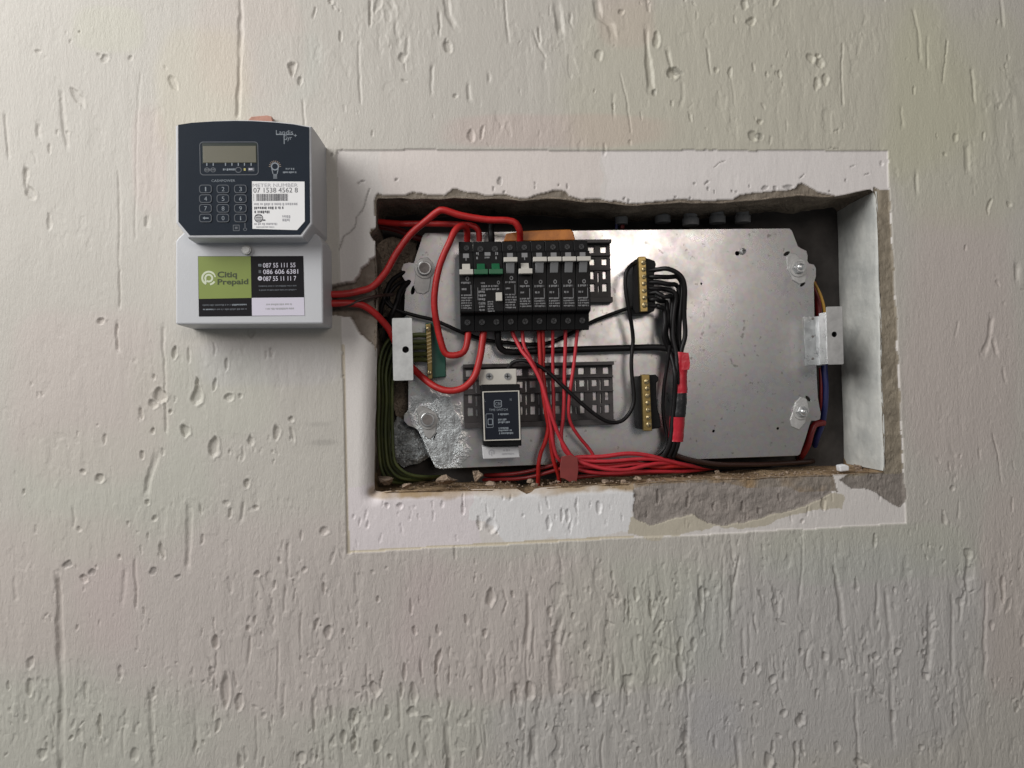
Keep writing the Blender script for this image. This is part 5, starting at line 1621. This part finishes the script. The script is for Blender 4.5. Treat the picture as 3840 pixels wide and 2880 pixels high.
pr.prism(arc(20, 27, 40, 244), yt, yt + 0.0001)
pr.prism(arc(9, 16, -132, 192), yt - 0.00003, yt + 0.0001)
pr.prism(arc(20, 27, 280, 328), yt, yt + 0.0001)
pr.prism(arc(21, 26, 8, 68), yt - 0.00003, yt + 0.0001)
quad(pr, cx - 15 * u, cx - 8.5 * u, cz - 21 * u, cz + 3 * u, yt - 0.00006)
obj('round_logo', pr, 'logopale', st)
pr = MB()
for k, (s_, x0_, x1_, yy) in enumerate((('087 55 111 55', 988, 1106, 986), ('086 606 6381', 989, 1116, 1010), ('087 55 11 11 7', 989, 1109, 1036))):
    px_text(pr, s_, x0_, yy, x1_, yy + 17, yt, 0, 0.008)
    cx, cz = XZ(975, yy + 8, yt)
    if k == 2:
        pr.prism(slot_world(cx, cz, 8 * u, 8 * u, 16), yt, yt + 0.0001, 0)
        pr.prism(slot_world(cx, cz, 4 * u, 3.5 * u, 10), yt - 0.0001, yt, 1)
    elif k == 0:
        e = pxrect(969, yy + 4, 980, yy + 13, yt)
        quad(pr, *e, yt, 1)
        quad(pr, e[0] + 0.0006, e[1] - 0.0006, e[2] + 0.0005, e[3] - 0.0005, yt - 0.00005, 2)
    else:
        quad(pr, *pxrect(970, yy + 3, 979, yy + 14, yt), yt, 2)
for k, (a, b, c) in enumerate(((972, 1110, 1070), (974, 1110, 1085))):
    e = pxrect(a, c, b, c + 6, yt)
    fine_print(pr, e[0], e[1], e[3], 1, 0.0019, yt, 300 + k, 2, 0.99)
for k, (a, b, c, mi) in enumerate(((762, 865, 1141, 2), (866, 924, 1140, 1), (762, 798, 1158, 1), (802, 924, 1157, 2))):
    e = pxrect(a, c, b, c + 7, yt)
    fine_print(pr, e[0], e[1], e[3], 1, 0.0022, yt, 310 + k, mi, 0.99)
obj('phone_numbers', pr, ['whiteprint', 'greyprint', 'dimprint'], st)
pr = MB()
for k, (a, b, c) in enumerate(((1000, 1092, 1138), (998, 1104, 1154))):
    e = pxrect(a, c, b, c + 8, yt)
    fine_print(pr, e[0], e[1], e[3], 1, 0.0025, yt, 320 + k, 0, 0.99)
obj('faint_print', pr, 'inkpale', st)
mb = MB().prism(pxpoly([(928, 452), (942, 437), (1000, 432), (1019, 436), (1022, 460), (930, 460)], -0.006), -0.006, 0.001)
obj('hanging_tab', mb, 'terracotta', mt, bevel=0.0006)

# ------------------------------------------------------------------ cables
GR, GP, GK, GG = 'thick red cables in the recess', 'thin red wires below the breakers', 'black wires in the recess', 'green earth wires at the left of the recess'


def cable(name, label, group, m, d_px, pts, n=10, cat='cable'):
    path = smooth_path([P(a, b, c * MM) for a, b, c in pts])
    r = d_px / 2 * mmpp(pts[len(pts) // 2][2] * MM)
    mb = MB().tube(path, r, n)
    return tag(obj(name, mb, m), label, cat, group)


cable('red_cable', 'thick red cable arching from the meter over to the breaker with raised toggle', GR, 'red', 26, [(1195, 1105, -3), (1240, 1104, -1), (1300, 1101, 0), (1350, 1091, 2), (1397, 1075, 4), (1445, 1023, 8), (1486, 951, 12), (1540, 878, 14), (1603, 824, 10), (1640, 794, 8), (1664, 788, 7), (1730, 808, 8), (1825, 824, 9), (1904, 827, 10), (1934, 837, 11), (1948, 862, 14), (1950, 880, 18), (1950, 905, 22)])
cable('red_cable', 'thick red cable from under the meter, swinging behind the left bracket and up again', GR, 'red', 26, [(1195, 1140, -2), (1240, 1138, 0), (1300, 1137, 2), (1355, 1143, 5), (1400, 1170, 9), (1435, 1205, 14), (1462, 1240, 20), (1490, 1300, 26), (1525, 1355, 28), (1560, 1393, 25), (1610, 1436, 18), (1655, 1460, 14), (1700, 1465, 12), (1745, 1450, 11), (1780, 1410, 12), (1798, 1350, 14), (1808, 1290, 17), (1815, 1225, 20)])
cable('red_cable', 'thick red cable looping down the left of the breakers into the first breaker', GR, 'red', 25, [(1752, 905, 24), (1752, 872, 20), (1744, 850, 14), (1722, 850, 9), (1704, 868, 6), (1685, 910, 3), (1662, 960, 2), (1645, 1010, 2), (1632, 1080, 3), (1629, 1150, 5), (1640, 1225, 8), (1656, 1290, 10), (1668, 1322, 11), (1686, 1332, 11), (1715, 1331, 11), (1740, 1318, 12), (1752, 1285, 14), (1757, 1225, 18)])
cable('red_cable', 'thick red cable lying flat along the recess top to the green switch', GR, 'red', 23, [(1390, 826, 45), (1425, 832, 42), (1508, 839, 36), (1603, 839, 30), (1698, 841, 24), (1765, 845, 20), (1788, 856, 20), (1796, 875, 22), (1797, 905, 24)])
cable('red_cable', 'short dark red cable sloping behind the upper left plate corner', GR, 'reddark', 24, [(1390, 838, 52), (1430, 848, 52), (1490, 862, 54), (1560, 890, 58), (1640, 915, 60)])
cable('black_cable', 'short black cable going up from the green switch behind the arched red cable', GK, 'blackwire', 25, [(1843, 905, 22), (1842, 880, 20), (1841, 850, 22), (1845, 822, 28), (1850, 800, 40)])
# black
cable('black_cable', 'thick black cable leaving the green switch and running level to the black bundle', GK, 'blackwire', 25, [(1864, 1225, 22), (1867, 1260, 22), (1871, 1292, 24), (1884, 1312, 26), (1915, 1320, 28), (2000, 1317, 31), (2200, 1309, 32), (2380, 1304, 32), (2470, 1303, 30), (2520, 1312, 27), (2550, 1335, 25)])
cable('black_wire', 'long thin black wire sagging behind the breaker row to the upper terminal bar', GK, 'blackwire', 14, [(1440, 1120, 34), (1462, 1148, 34), (1502, 1167, 34), (1560, 1184, 34), (1620, 1198, 34), (1665, 1216, 34), (1713, 1238, 36), (1767, 1259, 37), (1827, 1276, 37), (1935, 1288, 36), (2030, 1290, 36), (2093, 1273, 36), (2156, 1243, 36), (2220, 1207, 35), (2277, 1184, 33), (2350, 1158, 30), (2395, 1150, 27)])
cable('black_wire', 'thin black wire dropping from the upper terminal bar and curling left to the time switch', GK, 'blackwire', 15, [(2400, 985, 26), (2375, 990, 22), (2352, 1012, 18), (2345, 1045, 18), (2348, 1100, 18), (2360, 1170, 20), (2370, 1230, 24), (2374, 1280, 26), (2368, 1340, 26), (2369, 1400, 26), (2377, 1481, 26), (2372, 1525, 26), (2348, 1565, 25), (2315, 1584, 24), (2268, 1577, 22), (2203, 1532, 20), (2131, 1467, 19), (2058, 1398, 20), (2004, 1364, 22), (1953, 1352, 25), (1920, 1362, 28), (1900, 1392, 30)])
lbls = ['black wire on the right of the upper terminal bar, outermost of the bend', 'black wire bending from the second screw of the upper terminal bar', 'black wire bending from the third screw of the upper terminal bar', 'black wire bending from the fourth screw of the upper terminal bar', 'black wire bending from the fifth screw of the upper terminal bar', 'black wire bending from the sixth screw of the upper terminal bar', 'black wire bending from the lowest screw of the upper terminal bar']
for k in range(7):
    py0 = 1012 + k * 22
    xr_ = 2571 - (0, 17, 24, 43, 50, 68, 79)[k]
    bend = 42 - 4 * k
    yk = 22 + (k % 3) * 3
    top = py0 + (3 if k else 0)
    pts = [(2430, py0 + 4, 24), (2462, top, 21), (xr_ - bend - 8, top + 2, 20 + (k % 2) * 3), (xr_ - 0.25 * bend, top + 0.32 * bend, yk), (xr_, top + 1.15 * bend, yk), (xr_ - 2, 1180 + 6 * k, yk + 1), (xr_ - 4, 1260, yk + 2), (2556 - k * 7.0, 1330, yk + 2), (2560 - k * 5, 1400, yk + 1), (2556 - k * 5, 1480, yk + 1), (2553 - k * 5, 1560, yk + 1), (2543 - k * 5, 1660, yk + 3), (2525 - k * 6, 1712, yk + 8)]
    if k == 0:
        pts[2] = (2510, 1010, 18)
        pts[3] = (2548, 1032, 17)
        pts[4] = (2569, 1075, 18)
    jr = random.Random(900 + k)
    pts = [pts[0]] + [(a + jr.gauss(0, 3.0), b + jr.gauss(0, 3.5), c + jr.gauss(0, 1.6)) for a, b, c in pts[1:-3]] + pts[-3:]
    cable('black_wire', lbls[k], GK, 'blackwire', 18, pts)
cable('black_wire', 'thin black wire hanging free just left of the red taped bundle', GK, 'blackwire', 14, [(2512, 1295, 24), (2506, 1340, 26), (2497, 1400, 29), (2489, 1460, 31), (2486, 1530, 32), (2492, 1590, 32), (2502, 1640, 31), (2494, 1680, 32), (2462, 1708, 34), (2420, 1722, 36)])
# left tangle
cable('black_wire', 'black wire curving down from the upper left plate corner towards the chased groove', GK, 'blackwire', 18, [(1560, 1005, 52), (1510, 1024, 46), (1470, 1052, 40), (1450, 1090, 36), (1438, 1130, 34), (1428, 1165, 36), (1424, 1230, 40)])
cable('black_wire', 'black wire curving from behind the plate edge down to the left bracket', GK, 'blackwire', 22, [(1570, 1040, 54), (1530, 1060, 46), (1503, 1090, 40), (1490, 1130, 36), (1476, 1165, 34), (1462, 1195, 36), (1455, 1260, 44)])
cable('black_wire', 'black wire crossing between the two bends above the left bracket', GK, 'blackwire', 16, [(1535, 1052, 50), (1490, 1066, 42), (1456, 1110, 38), (1462, 1140, 37), (1488, 1158, 38), (1520, 1180, 44)])
cable('brown_wire', 'thin dark brown wire between the two red cables leaving the meter', None, 'brownwire', 13, [(1195, 1152, 2), (1250, 1150, 3), (1310, 1143, 1), (1350, 1127, 3), (1395, 1114, 6), (1440, 1107, 14), (1475, 1105, 30)])
# thin reds from breaker terminals
cable('thin_red_wire', 'thin red wire slanting from the third terminal over the lower rail to the bottom bundle', GP, 'pink', 15, [(1917, 1228, 22), (1925, 1256, 21), (1940, 1285, 19), (1958, 1318, 16), (1990, 1358, 12), (2026, 1425, 10), (2051, 1503, 10), (2077, 1583, 12), (2095, 1630, 14), (2124, 1684, 16), (2153, 1718, 18), (2203, 1742, 18), (2275, 1759, 18), (2348, 1762, 20), (2413, 1748, 24), (2470, 1738, 30), (2540, 1738, 38), (2640, 1746, 58), (2720, 1750, 82)])
cable('thin_red_wire', 'thin red wire joining the slanting one from the breaker with lowered toggle', GP, 'pink', 14, [(1957, 1228, 22), (1960, 1262, 22), (1966, 1300, 20), (1984, 1335, 18), (2010, 1385, 16), (2035, 1450, 15), (2054, 1530, 16), (2066, 1600, 18), (2074, 1660, 20), (2090, 1715, 22), (2130, 1744, 24), (2200, 1768, 24), (2300, 1776, 26), (2420, 1768, 28), (2558, 1768, 40), (2660, 1758, 62), (2720, 1752, 82)])
cable('thin_red_wire', 'red wire of the close pair, its lower end turning left below the plate', GP, 'red', 16, [(2019, 1228, 22), (2022, 1260, 22), (2025, 1322, 22), (2027, 1395, 22), (2036, 1467, 21), (2046, 1539, 21), (2056, 1600, 22), (2046, 1652, 24), (2028, 1698, 26), (2019, 1745, 28), (2018, 1790, 34), (2016, 1830, 44)])
cable('thin_red_wire', 'red wire of the close pair, its lower end dropping straight', GP, 'red', 16, [(2033, 1228, 22), (2036, 1270, 23), (2037, 1330, 24), (2036, 1395, 24), (2044, 1467, 23), (2052, 1539, 23), (2062, 1610, 23), (2068, 1680, 25), (2078, 1735, 27), (2094, 1780, 32), (2100, 1830, 42)])
cable('thin_red_wire', 'thin pinkish wire hanging straight from the third breaker from the right', GP, 'pink', 13, [(2072, 1228, 22), (2073, 1290, 25), (2073, 1358, 27), (2075, 1467, 27), (2077, 1575, 26), (2074, 1645, 26), (2082, 1700, 26), (2110, 1734, 26), (2180, 1750, 27), (2280, 1752, 28), (2400, 1740, 30), (2500, 1748, 40), (2600, 1752, 60), (2660, 1752, 82)])
cable('thin_red_wire', 'thin pinkish wire hanging straight from the second breaker from the right', GP, 'pink', 14, [(2120, 1228, 22), (2120, 1290, 23), (2117, 1395, 24), (2115, 1503, 24), (2111, 1575, 24), (2105, 1635, 24), (2118, 1690, 24), (2170, 1724, 24), (2280, 1730, 25), (2384, 1722, 27), (2470, 1724, 30), (2565, 1742, 38), (2640, 1750, 52), (2760, 1750, 82)])
cable('thin_red_wire', 'thin pinkish wire from the last breaker, kinked right at its lower end', GP, 'pink', 13, [(2167, 1226, 22), (2163, 1260, 23), (2153, 1358, 24), (2142, 1438, 24), (2134, 1503, 24), (2133, 1557, 25), (2145, 1597, 26), (2174, 1641, 29), (2210, 1684, 32), (2229, 1717, 33), (2235, 1745, 34)])
cable('thin_red_wire', 'red wire arching highest along the bottom of the recess', GP, 'pink', 16, [(2105, 1740, 26), (2160, 1716, 25), (2257, 1712, 25), (2348, 1701, 26), (2420, 1706, 28), (2493, 1724, 31), (2565, 1742, 36), (2630, 1752, 46), (2700, 1752, 58), (2790, 1748, 82)])
cable('thin_red_wire', 'red wire bedded in the middle of the bottom bundle', GP, 'red', 16, [(2090, 1760, 30), (2170, 1744, 29), (2275, 1742, 30), (2384, 1736, 31), (2460, 1752, 33), (2540, 1748, 36), (2620, 1748, 50), (2700, 1746, 82)])
cable('thin_red_wire', 'dull red wire lying lowest, running right on the ledge', GP, 'reddark', 16, [(2160, 1790, 30), (2240, 1782, 29), (2340, 1778, 30), (2440, 1772, 33), (2560, 1764, 46), (2650, 1756, 62), (2700, 1752, 82)])
cable('thin_red_wire', 'dull red wire running left under the plate, upper of two', GP, 'reddark', 14, [(2130, 1728, 32), (2060, 1748, 34), (1990, 1766, 36), (1930, 1776, 44), (1870, 1780, 58), (1800, 1782, 82)])
cable('thin_red_wire', 'dull red wire running left under the plate, lower of two', GP, 'reddark', 14, [(2140, 1745, 30), (2060, 1770, 32), (1990, 1788, 36), (1930, 1796, 46), (1870, 1798, 60), (1790, 1800, 82)])
# green wires down the left
glab = ['leftmost green earth wire down the left of the recess', 'second green earth wire from the recess left edge', 'middle green earth wire down the left of the recess', 'fourth green earth wire from the recess left edge', 'rightmost green earth wire, nearest the plate']
for k in range(5):
    xg = 1421 + k * 13
    yk = 30 + (k % 2) * 10
    cable('green_wire', glab[k], GG, 'greenwire', 12, [(1500 + 6 * k, 1262 + 13 * k, yk + 4), (1465 + 7 * k, 1268 + 14 * k, yk), (xg + 14, 1310 + 14 * k, yk), (xg, 1380 + 12 * k, yk), (xg + 3 * math.sin(k), 1500, yk), (xg - 2, 1600, yk + 2), (xg + 2, 1700, yk + 2), (xg + 10 + 2 * k, 1760 - 3 * k, yk + 2), (xg + 34 + 8 * k, 1800 - 5 * k, yk + 5), (xg + 90 + 12 * k, 1812 - 6 * k, yk + 16), (xg + 160 + 12 * k, 1808 - 6 * k, 84)])
for k in range(5):
    py = 1258 + k * 23
    cable('green_wire', ['green wire entering the earth bar at the top', 'green wire entering the earth bar second from the top', 'green wire entering the earth bar third from the top', 'green wire entering the earth bar fourth from the top', 'green wire entering the earth bar at the bottom'][k], 'green wires entering the earth bar', 'greenwire', 19,
          [(1490, py + 8, 36), (1530, py + 3, 33), (1570, py - 2 + (k % 2) * 4, 30), (1608, py, 28)])
# behind the right edge of the plate
cable('yellow_wire', 'thin yellow wire behind the right edge of the plate, above the bracket', None, 'yellowwire', 11, [(3040, 1040, 58), (3062, 1075, 55), (3080, 1115, 54), (3092, 1165, 54), (3096, 1230, 58)])
cable('red_cable', 'dark red cable hidden behind the plate beside the yellow wire', None, 'reddark', 26, [(3048, 1060, 66), (3062, 1110, 64), (3070, 1180, 62), (3072, 1260, 64)])
cable('blue_wire', 'blue wire behind the right edge of the plate, below the bracket', None, 'bluewire', 24, [(3088, 1340, 58), (3092, 1400, 57), (3096, 1460, 57), (3092, 1530, 58), (3082, 1590, 62), (3060, 1650, 70), (3050, 1690, 84)])
cable('red_cable', 'thin dark red wire beside the blue wire behind the plate', None, 'reddark', 13, [(3076, 1380, 60), (3078, 1440, 58), (3078, 1500, 58), (3080, 1540, 60)])
cable('red_cable', 'dark red cable showing at the lower right clipped corner of the plate', None, 'reddark', 26, [(3090, 1585, 60), (3055, 1592, 58), (3040, 1625, 58), (3028, 1670, 60), (3008, 1705, 66), (2990, 1730, 84)])
cable('brown_wire', 'dark brown wire along the right half of the bottom ledge', None, 'brownwire', 18, [(2520, 1700, 30), (2580, 1722, 34), (2680, 1740, 42), (2800, 1742, 50), (2920, 1738, 56), (3020, 1732, 66), (3060, 1728, 82)])
cable('black_wire', 'black wire on the ledge under the lower right of the plate', GK, 'blackwire', 16, [(2510, 1705, 36), (2580, 1735, 40), (2680, 1752, 50), (2780, 1750, 58), (2860, 1745, 66), (2900, 1742, 84)])
cable('red_cable', 'small dull red stub beside the leftmost conduit end', None, 'reddark', 16, [(2334, 800, 60), (2334, 830, 60), (2334, 858, 60)])
cable('blue_wire', 'small blue stub beside the leftmost conduit end', None, 'bluewire', 12, [(2312, 805, 57), (2312, 830, 57), (2312, 858, 58)])


# ------------------------------------------------------------------ tape on the bundle
def tape(label, pts, w, m, name='tape_wrap'):
    path = smooth_path([P(a, b, c * MM) for a, b, c in pts], 0.002)
    rnd = random.Random(int(pts[0][1]))
    rad_ = [w / 2 * mmpp(0.02) * (1 + rnd.uniform(-0.035, 0.035)) for _ in path]
    return obj(name, MB().tube(path, rad_, 18, 0, 0.8), m)


t = tape('', [(2556, 1322, 24), (2552, 1370, 24), (2550, 1420, 24), (2552, 1474, 24)], 54, 'redtape')
tag(t, 'upper red tape wrap on the black bundle, with a loose flag', 'tape', 'tape wraps on the black bundle')
f = MB().prism(pxpoly([(2556, 1326), (2582, 1322), (2586, 1350), (2588, 1366), (2584, 1386), (2556, 1388)], 0.012), 0.012, 0.0128)
obj('loose_flag', f, 'redtape', t)
tag(tape('', [(2550, 1472, 24), (2550, 1510, 24), (2545, 1562, 25)], 51, 'blacktape'), 'black tape wrap between the two red wraps', 'tape', 'tape wraps on the black bundle')
tag(tape('', [(2540, 1562, 25), (2538, 1600, 26), (2534, 1654, 27)], 58, 'redtape'), 'lower red tape wrap on the black bundle', 'tape', 'tape wraps on the black bundle')
tag(tape('', [(2530, 1650, 29), (2522, 1680, 32), (2510, 1712, 37)], 44, 'blacktape', 'bundle_end'), 'short dark end of the bundle below the lower red wrap', 'tape', 'tape wraps on the black bundle')
tg = MB()
tp = [(2106, 1712), (2140, 1706), (2166, 1716), (2170, 1760), (2163, 1806), (2150, 1802), (2138, 1808), (2118, 1796), (2102, 1792), (2100, 1750)]
tg.prism(pxpoly(tp, 0.014), 0.014, 0.0155)
tag(obj('red_tape_tag', tg, 'redtag', bevel=0.0004), 'dull red tape tag hanging over the ledge at the bottom bundle', 'tape')

# ------------------------------------------------------------------ bits on the ledge
for i, (px, py, w, h, y, lab) in enumerate([(1442, 1800, 74, 50, 0.024, 'large broken mortar lump in the lower left corner of the ledge'), (1522, 1822, 50, 26, 0.016, 'flat mortar crumb right of the corner lump'), (1668, 1800, 96, 56, 0.028, 'biggest pale mortar lump under the plate, left of the time switch'),
                                           (1790, 1786, 66, 46, 0.036, 'darker mortar lump in shade below the time switch'), (1838, 1812, 54, 22, 0.018, 'flat pale mortar chip at the ledge front below the time switch'), (1988, 1803, 26, 22, 0.018, 'small pale crumb left of the red tape tag'), (2395, 1796, 40, 24, 0.020, 'pale crumb on the ledge below the red wires'), (2270, 1806, 46, 18, 0.014, 'brown crumb on the ledge right of the red tape tag'),
                                           (2690, 1768, 30, 20, 0.030, 'small grey crumb on the ledge below the plate screw hole'), (3215, 1752, 40, 26, 0.040, 'brown mortar crumb right of the white plastic bit')]):
    c = P(px, py, y)
    tag(obj('mortar_lump', MB().lump(c, w / 2 * mmpp(y), w / 2.4 * mmpp(y), h / 2 * mmpp(y), 40 + i, 0, 0.5, 2), 'rubble'), lab, 'rubble', 'broken mortar on the ledge')
# crumbs and sand strewn along the ledge: too many to count
mb = MB()
rnd = random.Random(77)
for i in range(420):
    t = rnd.random() ** 0.8
    px = 1410 + 1880 * t
    y = rnd.uniform(0.004, 0.062)
    floor = P(px, 1845 - 68 * t, 0.0).z - 0.0012
    r = rnd.lognormvariate(math.log(0.0011), 0.5)
    mb.lump((P(px, 1800, y).x, y, floor + r * 0.2), r, r, r * 0.7, i, 0, 0.6, 1)
tag(obj('mortar_debris', mb, 'rubble'), kind='stuff')
c = P(3166, 1756, 0.022)
wb = MB().prism(pxpoly([(3148, 1746), (3170, 1742), (3186, 1748), (3186, 1766), (3152, 1770)], 0.018), 0.018, 0.026)
tag(obj('plastic_bit', wb, 'whitebit', bevel=0.0012), 'small white plastic bit on the ledge near the lower right corner', 'plastic bit')
# crusted cement splash behind the lower left plate corner: a crumpled sheet of its own
def crusted(name, outline, yb, amp, seed, m, label, parent=None):
    poly = pxpoly(outline, yb)
    xs_, zs_ = [p[0] for p in poly], [p[1] for p in poly]
    gx, gz = np.arange(min(xs_) - 0.002, max(xs_) + 0.002, 0.0007), np.arange(min(zs_) - 0.002, max(zs_) + 0.002, 0.0007)
    gX, gZ = np.meshgrid(gx, gz)
    w = inside(poly, gX + 0.004 * fbm(gX, gZ, 0.01, seed, 4), gZ + 0.004 * fbm(gX, gZ, 0.01, seed + 9, 4))
    ed = seg_dist(gX, gZ, list(poly) + [poly[0]])
    h = np.clip(ed / 0.006, 0, 1) * (0.4 + 1.5 * np.abs(fbm(gX, gZ, 0.009, seed + 20, 4)) + 1.2 * np.abs(fbm(gX, gZ, 0.0035, seed + 30, 3))) * amp
    gy = yb - h
    ii = np.arange(gX.size).reshape(gX.shape)
    qd = np.stack([ii[:-1, :-1], ii[:-1, 1:], ii[1:, 1:], ii[1:, :-1]], -1)[w[:-1, :-1]]
    us = np.unique(qd)
    rm = np.full(gX.size, -1)
    rm[us] = np.arange(len(us))
    vv = np.stack([gX.ravel(), gy.ravel(), gZ.ravel()], -1)[us]
    mb = MB().add(vv.tolist(), rm[qd].tolist())
    # closed at the back
    k = len(us)
    vb = vv.copy()
    vb[:, 1] = yb + 0.003
    mb.add(vb.tolist(), [f[::-1] for f in rm[qd].tolist()])
    if parent is not None:
        return obj(name, mb, m, parent)
    return tag(obj(name, mb, m), label, 'cement')


crusted('cement_splash', [(1462, 1600), (1490, 1560), (1520, 1590), (1560, 1600), (1590, 1665), (1612, 1712), (1570, 1742), (1510, 1750), (1470, 1722), (1458, 1660)], 0.060, 0.008, 5, 'crust', 'rough glittering grey cement splash behind the lower left plate corner')
crusted('masonry_face', [(1470, 1425), (1545, 1410), (1545, 1560), (1520, 1590), (1480, 1560), (1466, 1500)], 0.066, 0.004, 15, 'mortar', 'grey brown masonry showing left of the plate under the left bracket')
crusted('masonry_face', [(1405, 905), (1470, 890), (1560, 905), (1560, 1060), (1500, 1110), (1470, 1190), (1405, 1190)], 0.066, 0.005, 25, 'mortar', 'brown masonry showing behind the black wires left of the plate')
crusted('crusted_patch', [(1655, 1490), (1690, 1500), (1716, 1560), (1730, 1610), (1704, 1660), (1694, 1742), (1655, 1752), (1632, 1742), (1606, 1692), (1592, 1655), (1628, 1655), (1650, 1600), (1642, 1540)], YP - 0.0001, 0.0011, 35, 'crust', None, plate)
crusted('crusted_patch', [(1535, 1490), (1580, 1478), (1640, 1488), (1620, 1512), (1570, 1516), (1545, 1550), (1534, 1540)], YP - 0.0001, 0.0009, 45, 'crust', None, plate)
